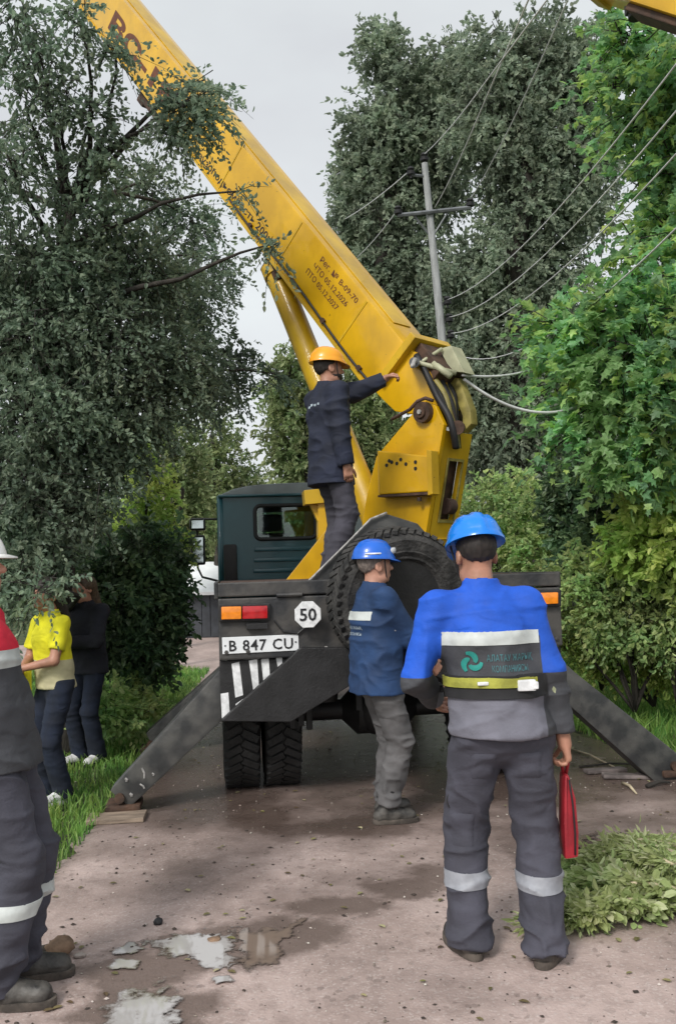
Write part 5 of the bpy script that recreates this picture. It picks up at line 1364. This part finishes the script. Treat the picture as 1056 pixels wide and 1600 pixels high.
def plant(name, label, cat, base, clumps, n_sprays, per, ln, size, shape, lm, seed, trunk=None, group=None, droop=.35, shell=.55, tw=.006, up=.5, limbs=True, limb_r=.05, twig_share=.6, single=0, seen=None):
    """a tree or bush: an Empty at its base over trunk, limbs and crown; clumps are (centre, radii, weight) in world space"""
    rng = np.random.default_rng(seed); rnd = random.Random(seed); base = Vector((base[0], base[1], 0))
    root = empty(name, base, label=label, cat=cat, group=group); Mi = np.array(base)
    top = max(c[0][2] for c in clumps); cen = Vector(np.mean([c[0] for c in clumps], 0).tolist())
    P, D, L_, pos, ld = sprays(clumps, n_sprays, per, ln, rng, droop, shell)
    keep = pos[:, 2] > .02; pos, ld = pos[keep], ld[keep]
    v, fs, nv, n = leaves_np(pos, ld, size, shape, rng, up)
    sel = None
    if single:
        sc = seen(pos); sel = np.argsort(-sc)[:single]; msk = np.ones(n, bool); msk[sel] = False
        vv = v.reshape(n, nv, 3); one = vv[sel]; v = vv[msk].reshape(-1, 3); n = int(msk.sum())
    me = leaf_mesh('crown', v - Mi, fs, nv, n, lm); crown = link('crown', me, root, False)
    if single:
        crown['kind'] = 'stuff'; crown.name = 'foliage'
        flat = np.concatenate([np.array(f) for f in fs]); cnt = np.array([len(f) for f in fs])
        proto = [mesh_np('leaf', (LEAFSHAPES[shape][0] * s_), flat, cnt, lm) for s_ in (size,)]
        for q in one:
            o0 = q[0]; yv = (q[5] - q[0]); x_ = q[1] - q[9]; s_ = np.linalg.norm(x_) / (.84 * size); yv = q[10] - q[0]
            x_ /= np.linalg.norm(x_); yv = yv - x_ * (yv @ x_); yv /= np.linalg.norm(yv); z_ = np.cross(x_, yv)
            o = bpy.data.objects.new('leaf', proto[0]); COL.objects.link(o); o.parent = root
            Rm = Matrix(np.stack([x_, yv, z_], 1).tolist()); o.matrix_basis = Matrix.LocRotScale(Vector((o0 - Mi).tolist()), Rm.to_quaternion(), Vector((s_, s_, s_)))
    if twig_share > 0:
        k = rng.random(len(P)) < twig_share
        link('twigs', twigs_mesh('twigs', P[k] - D[k] * L_[k][:, None] * .4 - Mi, D[k], L_[k] * 1.4, TWIG, tw, droop), root, False, kind='stuff')
    if trunk:
        r0, hgt, tip = trunk; tip = Vector(tip) if tip else Vector((cen.x, cen.y, hgt)); path = limb_path(base, tip, rnd, .05, 9)
        bm = bmesh.new(); tube(bm, path, [r0 * (1.25 if i == 0 else 1) * (1 - .72 * i / 9) for i in range(10)], 12); fin('trunk', bm, BARK, root, True, 180)
    else: path = [base + Vector((0, 0, .02)), base + Vector((0, 0, .15))]
    if limbs:
        for c, r, w_ in clumps:
            c = Vector(c); q = min(path, key=lambda p: (p - c).length + max(0, p.z - c.z + .2) * 3)
            if (c - q).length < .15: continue
            bm = bmesh.new(); pth = limb_path(q, c + Vector((0, 0, r[2] * .3)), rnd, .12); tube(bm, pth, [limb_r * (1 - .8 * i / 6) for i in range(7)], 7); fin('limb', bm, BARK, root, True, 180)
    return root
def cl(lst, dscale=1., squash=1.):
    out = []
    for q in lst:
        x, y, r, d = q[:4]; w = q[4] if len(q) > 4 else 1.; R_ = r * d / F
        out.append((tuple(px(x, y, d)), (R_, R_ * 1.15 * dscale, R_ * squash), w))
    return out

# the large tree leaning in from the left
left = cl([(20, 40, 62, 7.6, .5), (62, 95, 34, 7.5, .6), (120, 30, 34, 7.5, .8), (40, 175, 46, 7.6, .5), (105, 150, 30, 7.6, .6), (10, 255, 60, 7.6, .6), (150, 175, 34, 7.7, .7), (165, 250, 42, 7.9, .7), (298, 165, 42, 7.7, 1.5), (276, 200, 26, 7.7, 1.1), (320, 130, 20, 7.7, .9), (180, 80, 23, 7.8, 1.2), (230, 300, 44, 10.4, .7), (95, 300, 34, 7.8, .5),
           (165, 345, 56, 8.4, .8), (295, 350, 44, 10.6, .7), (371, 303, 15, 7.7, 1.0), (425, 385, 14, 7.6, 1.1), (340, 415, 36, 10.4, .7), (25, 410, 80, 8, .9), (115, 430, 70, 8.2, 1.), (215, 430, 74, 8.6, 1.), (290, 470, 60, 9.8, 1.), (355, 560, 40, 10, .8),
           (50, 530, 95, 8, 1.1), (165, 540, 90, 8.3, 1.1), (270, 575, 76, 8.8, 1.1), (340, 612, 40, 9.8, .8), (432, 590, 20, 9.8, .7), (50, 650, 92, 7.8, 1.1), (150, 660, 76, 8.2, 1.), (230, 645, 52, 8.5, .8), (40, 770, 86, 7.6, 1.1), (125, 775, 60, 7.9, .9), (185, 720, 40, 8.3, .8), (55, 865, 52, 7.4, 1.), (15, 900, 56, 7.2, .9), (-90, 500, 140, 8.5, .7), (-80, 250, 120, 8.3, .4), (-80, 760, 120, 8, .8), (66, 918, 24, 6.4, .9)], .95, .95)
lb = gp(118, 1178)
plant('leafy_tree', 'large grey green tree hanging over the left side and partly before the boom', 'tree', (lb.x, lb.y), left, 7600, 14, .30, .052, 'oval', L_GREY, 21, (.2, 7.5, px(110, 330, 8.4)), None, .45, .1, .005, .3, True, .035, .5)
# bush at the left verge
bush = cl([(232, 880, 62, 9.8), (190, 940, 60, 9.4), (240, 950, 50, 9.6), (205, 1010, 48, 9.3), (238, 1020, 34, 9.4), (165, 900, 45, 9.6), (180, 1000, 36, 9.2), (262, 985, 22, 9.6, .7)], 1, 1)
bb = gp(215, 1085)
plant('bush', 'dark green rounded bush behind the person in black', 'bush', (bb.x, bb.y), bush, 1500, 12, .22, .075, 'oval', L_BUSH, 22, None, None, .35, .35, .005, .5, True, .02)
lime = cl([(225, 838, 42, 11.5), (262, 870, 30, 11.8), (215, 690, 30, 11.6, .7), (235, 770, 40, 11.6, .6)], 1, 1)
q = gp(232, 1005); plant('young_tree', 'young tree with lime green leaves rising above the dark bush', 'tree', (q.x, q.y), lime, 520, 11, .25, .085, 'oval', L_LIME, 23, (.06, 3, px(228, 700, 11.6)), None, .3, .2)
low1 = cl([(150, 1110, 36, 8.4), (195, 1115, 38, 8.5), (235, 1110, 24, 8.8), (170, 1090, 34, 8.6), (215, 1085, 26, 9)], 1, .6)
q = gp(190, 1135); plant('weeds', 'low leafy weeds on the grass below the dark bush', 'plant', (q.x, q.y), low1, 300, 8, .16, .07, 'oval', L_HEDGE, 24, None, None, .2, .2, .004, .7, False)
# paler trees beyond the truck cab
for i, (lst, b_, lab, n_) in enumerate((
        ([(330, 680, 42, 26), (350, 730, 48, 26), (370, 780, 50, 26), (345, 800, 45, 26), (320, 740, 35, 26), (395, 765, 22, 26)], (350, 25), 'pale tapering tree beyond the cab, left of the strip of sky', 1000),
        ([(270, 690, 45, 22), (285, 750, 50, 22), (265, 800, 45, 22), (300, 810, 36, 22), (250, 740, 40, 22)], (272, 21), 'pale green tree just above the white shed roof', 1000),
        ([(448, 600, 36, 20), (470, 640, 42, 20), (450, 690, 38, 20), (490, 700, 50, 20), (550, 660, 60, 20), (600, 700, 55, 20), (580, 600, 40, 20, .8), (470, 740, 40, 20), (560, 745, 50, 20), (440, 640, 22, 20, .7), (460, 560, 26, 20, .6)], (500, 20), 'bright green tree seen between the lift cylinder and the turret', 2300))):
    c_ = cl(lst, 1, 1.1); q = px(b_[0], 900, b_[1]); tp_ = px(lst[0][0], lst[0][1], lst[0][3])
    plant('leafy_tree', lab, 'tree', (q.x, q.y), c_, n_, 12, .4, .115, 'oval', L_POP, 40 + i, (.16, 6, tp_), None, .3, .3, .01, .5, True, .05, .3)
# tall trees behind, right
tall = cl([(592, 75, 38, 25, .8), (640, 150, 50, 25), (575, 190, 42, 25), (560, 270, 44, 25), (620, 240, 60, 25), (700, 130, 60, 25), (680, 210, 60, 25), (550, 330, 34, 25, .8), (600, 340, 60, 25), (640, 420, 70, 25), (580, 430, 50, 25), (680, 300, 45, 25), (600, 500, 50, 25), (540, 390, 30, 25, .8), (660, 500, 50, 25)], 1, 1.05)
q = px(640, 900, 25); plant('tall_tree', 'tall olive green tree with a ragged top, left of the utility pole', 'tree', (q.x, q.y), tall, 5200, 13, .55, .145, 'oval', L_FAR, 31, (.4, 11, px(630, 180, 25)), 'tall trees behind the pole', .5, .1, .012, .3, True, .09, .3)
tall2 = cl([(770, 90, 55, 23), (840, 60, 45, 23), (880, 110, 60, 23), (800, 150, 70, 23), (740, 190, 55, 23), (880, 200, 70, 23), (800, 240, 80, 23), (860, 290, 70, 23), (820, 350, 70, 23), (910, 320, 50, 23), (770, 420, 70, 23), (850, 440, 70, 23), (720, 440, 55, 23), (790, 520, 80, 23), (860, 540, 70, 23), (740, 560, 60, 23), (800, 620, 80, 23), (880, 640, 70, 23), (820, 700, 80, 23), (760, 700, 60, 23), (930, 100, 50, 23), (935, 240, 40, 23), (950, 520, 60, 23), (700, 620, 50, 23), (960, 640, 60, 23)], 1, 1.05)
q = px(840, 900, 23); plant('tall_tree', 'tall broad olive green tree behind the slack wires', 'tree', (q.x, q.y), tall2, 9000, 13, .55, .135, 'oval', L_FAR, 32, (.45, 12, px(830, 120, 23)), 'tall trees behind the pole', .5, .1, .012, .3, True, .09, .3)
# nearer broad-leaved tree at the right edge
seen = lambda p: -np.abs(((p - np.array(CP)) @ np.array(CR)) / ((p - np.array(CP)) @ np.array(_f)) * F + CX - 930) / 60. - np.linalg.norm(p - np.array(CP), axis=1) * 2.2
up1 = cl([(985, 60, 48, 9.5, .9), (1040, 110, 60, 9), (960, 130, 36, 9.5, .8), (1000, 190, 55, 9.2), (1050, 240, 50, 9), (1010, 300, 36, 9.2, .8), (1050, 350, 50, 9), (1100, 200, 90, 9.4), (1110, 380, 80, 9.2), (965, 75, 28, 9.6, .7)], 1, .9)
q = px(1125, 900, 9.6); plant('broadleaf_tree', 'broad leaved tree with bright green layered boughs in the upper right corner', 'tree', (q.x, q.y), up1, 760, 11, .42, .10, 'broad', L_BROAD, 33, (.16, 6, px(1090, 80, 9.6)), None, .35, .2, .008, .72, True, .04, .5)
mid = cl([(1010, 440, 56, 8.4), (950, 490, 54, 8.4), (885, 515, 46, 8.5, .9), (1040, 520, 60, 8), (960, 560, 62, 8.2), (890, 590, 46, 8.4, .9), (1020, 620, 64, 8), (930, 640, 52, 8.3), (880, 675, 34, 8.5, .8), (1050, 680, 50, 7.9), (970, 700, 50, 8.2), (850, 505, 24, 8.5, .8), (1100, 560, 90, 8.2), (1000, 385, 34, 8.6, .7)], 1, .85)
q = px(1085, 900, 8.5); plant('broadleaf_tree', 'broad leaved sapling with large dark and lime leaves beside the wires', 'tree', (q.x, q.y), mid, 820, 11, .40, .098, 'broad', L_BROAD, 34, (.12, 4, px(1050, 480, 8.5)), None, .4, .2, .007, .72, True, .03, .5, single=300, seen=seen)
# hedge plants along the right verge
hedge = (
    ([(770, 790, 46, 13), (810, 830, 50, 12.5), (850, 800, 50, 12.5), (760, 840, 40, 13), (800, 770, 40, 13), (840, 870, 46, 12), (880, 840, 44, 12), (720, 820, 40, 13.5), (780, 890, 50, 12.5)], (810, 12.6), 'pale bushy shrub behind the bright blue helmet', L_HEDGE, 1000, .075, 'oval'),
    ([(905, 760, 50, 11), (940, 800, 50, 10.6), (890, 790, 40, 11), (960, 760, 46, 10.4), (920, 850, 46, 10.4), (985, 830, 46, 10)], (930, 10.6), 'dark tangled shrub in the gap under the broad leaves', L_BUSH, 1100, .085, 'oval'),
    ([(1030, 790, 46, 8.6), (1050, 850, 50, 8.4), (1000, 850, 46, 8.8), (1080, 800, 60, 8.6), (1040, 740, 34, 8.8, .8)], (1050, 8.6), 'yellow green shrub at the right edge above the hedge', L_LIME, 700, .09, 'oval'),
    ([(895, 890, 34, 9.4), (935, 915, 44, 9.1), (985, 890, 46, 9), (1035, 915, 48, 8.7), (890, 945, 30, 9.4), (945, 965, 40, 9), (1005, 970, 44, 8.7), (1090, 950, 70, 8.5), (1050, 985, 36, 8.6)], (980, 9), 'thick hedge bush right of the tail light', L_HEDGE, 1200, .062, 'oval'),
    ([(900, 1005, 22, 9.6), (935, 1020, 24, 9.5), (985, 1030, 26, 9.3), (1035, 1035, 30, 9.1), (1085, 1040, 40, 9)], (1010, 9.3), 'yellowing low growth between the hedge and the grass verge', L_LIME, 420, .055, 'oval'))
for i, (lst, b_, lab, lm, n_, sz, sh) in enumerate(hedge):
    c_ = cl(lst, 1, 1); q = px(b_[0], 900, b_[1]); plant('shrub', lab, 'bush', (q.x, q.y), c_, n_, 12, .24, sz, sh, lm, 60 + i, None, 'shrubs along the right verge', .35, .45, .005, .4, True, .018, .5)
# trees closing the view far behind
far_l = ('far tree at the end of the lane, furthest to the left', 'far tree behind the pale green trees', 'far tree behind the lift cylinder', 'far tree behind the turret', 'far tree behind the bushes on the right', 'far tree at the right edge behind the hedge', 'far tree beyond the left tree trunk', 'far tree behind the left edge of the picture')
for i, (x, y, r, d) in enumerate(((300, 800, 60, 48), (400, 820, 60, 55), (500, 800, 70, 50), (640, 770, 100, 46), (800, 760, 130, 42), (1000, 760, 150, 38), (180, 780, 90, 44), (20, 800, 120, 40))):
    lst = [(x, y, r, d), (x - r * .6, y + r * .4, r * .7, d), (x + r * .6, y + r * .4, r * .7, d), (x - r * .3, y + r * .9, r * .8, d), (x + r * .4, y + r * .9, r * .8, d)]
    q = px(x, 900, d); plant('distant_tree', far_l[i], 'tree', (q.x, q.y), cl(lst, 1, 1), 700, 10, .9, .3, 'oval', L_FAR if i % 2 else L_POP, 80 + i, (.25, 5, px(x, y, d)), 'far trees', .3, .3, .02, .5, True, .08, .15)

# ------------------------------------------------------------------ cut branches on the road edge
def cut_branch(x, y, ang, ln, seed, lift=0.):
    rng = np.random.default_rng(seed); g = gp(x, y); root = empty('cut_branch', (g.x, g.y, 0), 0, label='freshly cut leafy branch in the heap on the right road edge', cat='branch', group='cut branches heaped on the road edge')
    d = Vector((math.cos(ang), math.sin(ang), 0)); P = [g + Vector((0, 0, .03 + lift)) + d * (ln * t) + Vector((rng.normal() * .02, rng.normal() * .03, .035 * math.sin(math.pi * t) + lift * (1 - t) * .3)) for t in np.linspace(0, 1, 7)]
    wp('stem', PALESTEM, lambda bm: tube(bm, P, [.012 * (1 - .7 * i / 6) for i in range(7)], 6), root, 180)
    n = 520; t = rng.random(n) ** .8; ip = np.clip((t * 6).astype(int), 0, 5); fr = t * 6 - ip; PP = np.array([list(p) for p in P]); c = PP[ip] * (1 - fr)[:, None] + PP[np.minimum(ip + 1, 6)] * fr[:, None]
    ld = rng.normal(size=(n, 3)) * np.array([.8, .8, .22]) + np.array(d) * .5; pos = c + unit(ld) * rng.uniform(0, .085, n)[:, None]; pos[:, 2] = np.maximum(pos[:, 2], .012)
    v, fs, nv, n = leaves_np(pos, ld, .055, 'slim' if seed % 2 else 'oval', rng, .35); v[:, 2] = np.maximum(v[:, 2], .006)
    link('leaves', leaf_mesh('leaves', v - np.array(root.location), fs, nv, n, L_CUT), root, False)
for i, (x, y, a, l_) in enumerate(((1000, 1440, 2.7, .55), (1040, 1420, 2.9, .8), (1010, 1400, 2.5, .6), (1060, 1380, 3.0, .8), (985, 1440, .3, .6), (925, 1452, 3.4, .4), (1070, 1440, 2.4, .8), (1050, 1360, 3.3, .6), (1090, 1400, 2.8, .7), (985, 1390, .2, .6), (1020, 1445, 3.4, .5), (940, 1440, 3.5, .3), (1030, 1345, 3.0, .4), (1100, 1350, 2.9, .6), (1000, 1380, 2.9, .5), (1080, 1410, 2.2, .5))):
    cut_branch(x, y, a, l_ * .62, 200 + i, .005 + .02 * (i % 4) * min(1.5, max(.2, (x - 930) / 90)))

# ------------------------------------------------------------------ small things on the ground
def stick(p, q, r, label, m=PALESTEM):
    a, b = gp(*p), gp(*q); bm = bmesh.new(); mid_ = a.lerp(b, .5) + Vector((.01, .02, .012)); tube(bm, [a + Vector((0, 0, r)), mid_ + Vector((0, 0, r)), b + Vector((0, 0, r))], [r, r * .9, r * .5], 7)
    o = fin('stick', bm, m, smooth=180); base_origin(o); return setp(o, label, 'stick', 'sticks by the right verge')
stick((884, 1170), (962, 1202), .011, 'long pale peeled stick on the right road edge'); stick((972, 1226), (994, 1243), .012, 'short pale stick lying below the grey bark strips')
stick((905, 1200), (1000, 1196), .009, 'thin grey twig beside the long pale stick', TWIG); stick((1010, 1232), (1046, 1226), .016, 'dark broken stick at the foot of the right outrigger', TWIG)
GREYW2 = mat('grey_bark_strip', (.15, .125, .12), .9, var=.35, vs=9, bump=.5, bs=30)
for i, (x, y, sx, sy, rz, lab) in enumerate(((945, 1207, .34, .09, .25, 'grey strip of bark nearest the long pale stick'), (985, 1216, .42, .10, -.1, 'widest grey strip of bark on the right road edge'), (1022, 1212, .3, .08, .35, 'grey strip of bark touching the right outrigger'))):
    gbox('bark_strip', x, y, (sx, sy, .03), rz, GREYW2, lab, 'bark', .01, .03)['group'] = 'bark strips on the road edge'
def clod(x, y, s, label, m, name='clod'):
    g = gp(x, y); bm = bmesh.new(); bmesh.ops.create_icosphere(bm, subdivisions=3, radius=1)
    c = np.array([list(v.co) for v in bm.verts]); d = 1 + .28 * vnoise(c * 1.7 + x, 2) + .12 * vnoise(c * 4 + x, 3)
    for v, q in zip(bm.verts, d): v.co = Vector((v.co.x * s[0], v.co.y * s[1], v.co.z * s[2])) * float(q)
    o = fin(name, bm, m, smooth=180); o.location = (g.x, g.y, s[2] * .6); return setp(o, label, 'clod')
CLOD = mat('brown_earth_clod', (.20, .13, .085), .95, var=.4, vs=8, bump=.6, bs=25)
clod(92, 1492, (.065, .05, .045), 'brown clod of earth in front of the boot at the left edge', CLOD); clod(68, 1492, (.035, .04, .025), 'small dark clod touching the trouser leg at the left edge', BARK); clod(248, 1444, (.022, .02, .018), 'small black lump at the edge of the pale puddle', INK); clod(125, 1496, (.025, .02, .012), 'flat pale scrap of earth beside the brown clod', GRAVEL)
clod(335, 1470, (.03, .022, .012), 'muddy stone sitting in the pale puddle', CLOD, 'stone')
def scatter(name, n, m, region, smin, smax, seed, flat=.6, leaf=False):
    rng = np.random.default_rng(seed); V_, F_, cnt = [], [], []
    oct_v = np.array([[1, 0, 0], [0, 1, 0], [-1, 0, 0], [0, -1, 0], [0, 0, 1], [0, 0, -.3]]); oct_f = np.array([[0, 1, 4], [1, 2, 4], [2, 3, 4], [3, 0, 4], [1, 0, 5], [2, 1, 5], [3, 2, 5], [0, 3, 5]])
    x0, x1, y0, y1 = region; y = y0 + (y1 - y0) * rng.random(n) ** 1.5; x = x0 + (x1 - x0) * rng.random(n)
    s_ = smin * (smax / smin) ** (rng.random(n) ** 2.2); a = rng.uniform(0, 6.3, n)
    base_ = oct_v[None] * (1 + rng.uniform(-.35, .35, (n, 6, 1))) * s_[:, None, None] * np.array([1, .75, flat]); ca, sa = np.cos(a)[:, None], np.sin(a)[:, None]
    bx = base_[..., 0] * ca - base_[..., 1] * sa + x[:, None]; by = base_[..., 0] * sa + base_[..., 1] * ca + y[:, None]; bz = base_[..., 2] + s_[:, None] * .1 + .002
    v = np.stack([bx, by, bz], -1).reshape(-1, 3); f = (np.arange(n)[:, None, None] * 6 + oct_f[None]).ravel()
    return link(name, mesh_np(name, v, f, np.full(n * 8, 3), m), None, kind='stuff')
P_MIX = leaf_mat('mixed_grit', (.10, .075, .062), (.30, .25, .215), (.62, .57, .52), 0., .85, .2)
scatter('gravel', 6000, P_MIX, (-2.2, 2.9, 2.6, 15), .002, .010, 5)
scatter('dark_grit', 1500, mat('dark_grit_bits', (.045, .034, .028), .9, var=.5, vs=20), (-1.8, 2.9, 2.6, 11), .004, .018, 6, .4)
def litter(n, seed):
    rng = np.random.default_rng(seed); y = 3 + 8 * rng.random(n) ** 1.3; x = rng.uniform(-1.6, 2.9, n); pos = np.stack([x, y, np.full(n, .006)], 1); d = rng.normal(size=(n, 3)); d[:, 2] = .05 * np.abs(d[:, 2])
    v, fs, nv, n = leaves_np(pos, d, .04, 'oval', rng, .95); v[:, 2] = np.maximum(v[:, 2], .004); link('leaf_litter', leaf_mesh('leaf_litter', v, fs, nv, n, leaf_mat('dry_leaf_bits', (.10, .07, .04), (.22, .20, .08), (.42, .38, .24), .1)), None, kind='stuff')
litter(260, 9)
def grass(name, n, poly, seed, h=.09):
    rng = np.random.default_rng(seed); pl = np.array(poly); x0, y0 = pl.min(0); x1, y1 = pl.max(0); X = rng.uniform(x0, x1, n * 3); Y = y0 + (y1 - y0) * rng.random(n * 3) ** 1.35
    ins = np.zeros(len(X), bool); j = len(pl) - 1
    for i in range(len(pl)):
        (xi, yi), (xj, yj) = pl[i], pl[j]; ins ^= ((yi > Y) != (yj > Y)) & (X < (xj - xi) * (Y - yi) / (yj - yi + 1e-12) + xi); j = i
    X, Y = X[ins][:n], Y[ins][:n]; m = len(X); a = rng.uniform(0, 6.28, m); hh = h * rng.uniform(.4, 1.3, m) * (1 + .4 * vnoise(np.stack([X, Y, X * 0], 1) * 1.4, 4)); w = .0045 * (1 + Y * .06); ln = rng.normal(size=(m, 2)) * .45 * hh[:, None]
    b0 = np.stack([X - np.cos(a) * w, Y - np.sin(a) * w, np.full(m, -.012)], 1); b1 = np.stack([X + np.cos(a) * w, Y + np.sin(a) * w, np.full(m, -.012)], 1); mp = np.stack([X + ln[:, 0] * .35, Y + ln[:, 1] * .35, hh * .6], 1); t_ = np.stack([X + ln[:, 0], Y + ln[:, 1], hh], 1)
    dx = np.stack([np.cos(a) * w * .7, np.sin(a) * w * .7, 0 * a], 1); v = np.stack([b0, b1, mp + dx, t_, mp - dx], 1).reshape(-1, 3); f = (np.arange(m)[:, None] * 5 + np.array([0, 1, 2, 4, 4, 2, 3])[None]).ravel(); link(name, mesh_np(name, v, f, np.tile([4, 3], m), GRASSM), None, kind='stuff')
grass('grass', 60000, [(-1.45, 3.6), (-1.62, 4.9), (-1.68, 6.6), (-1.96, 10), (-2.3, 15.6), (-3.5, 16.7), (-9, 17.4), (-9, 9), (-4.2, 5), (-3, 3.6)], 3)
grass('grass', 60000, [(2.62, 7.0), (2.32, 8.6), (2.1, 11), (1.74, 18), (1.2, 26), (6, 26), (8, 9), (5, 6), (3.3, 4.5), (3.02, 5.2)], 4, .15)
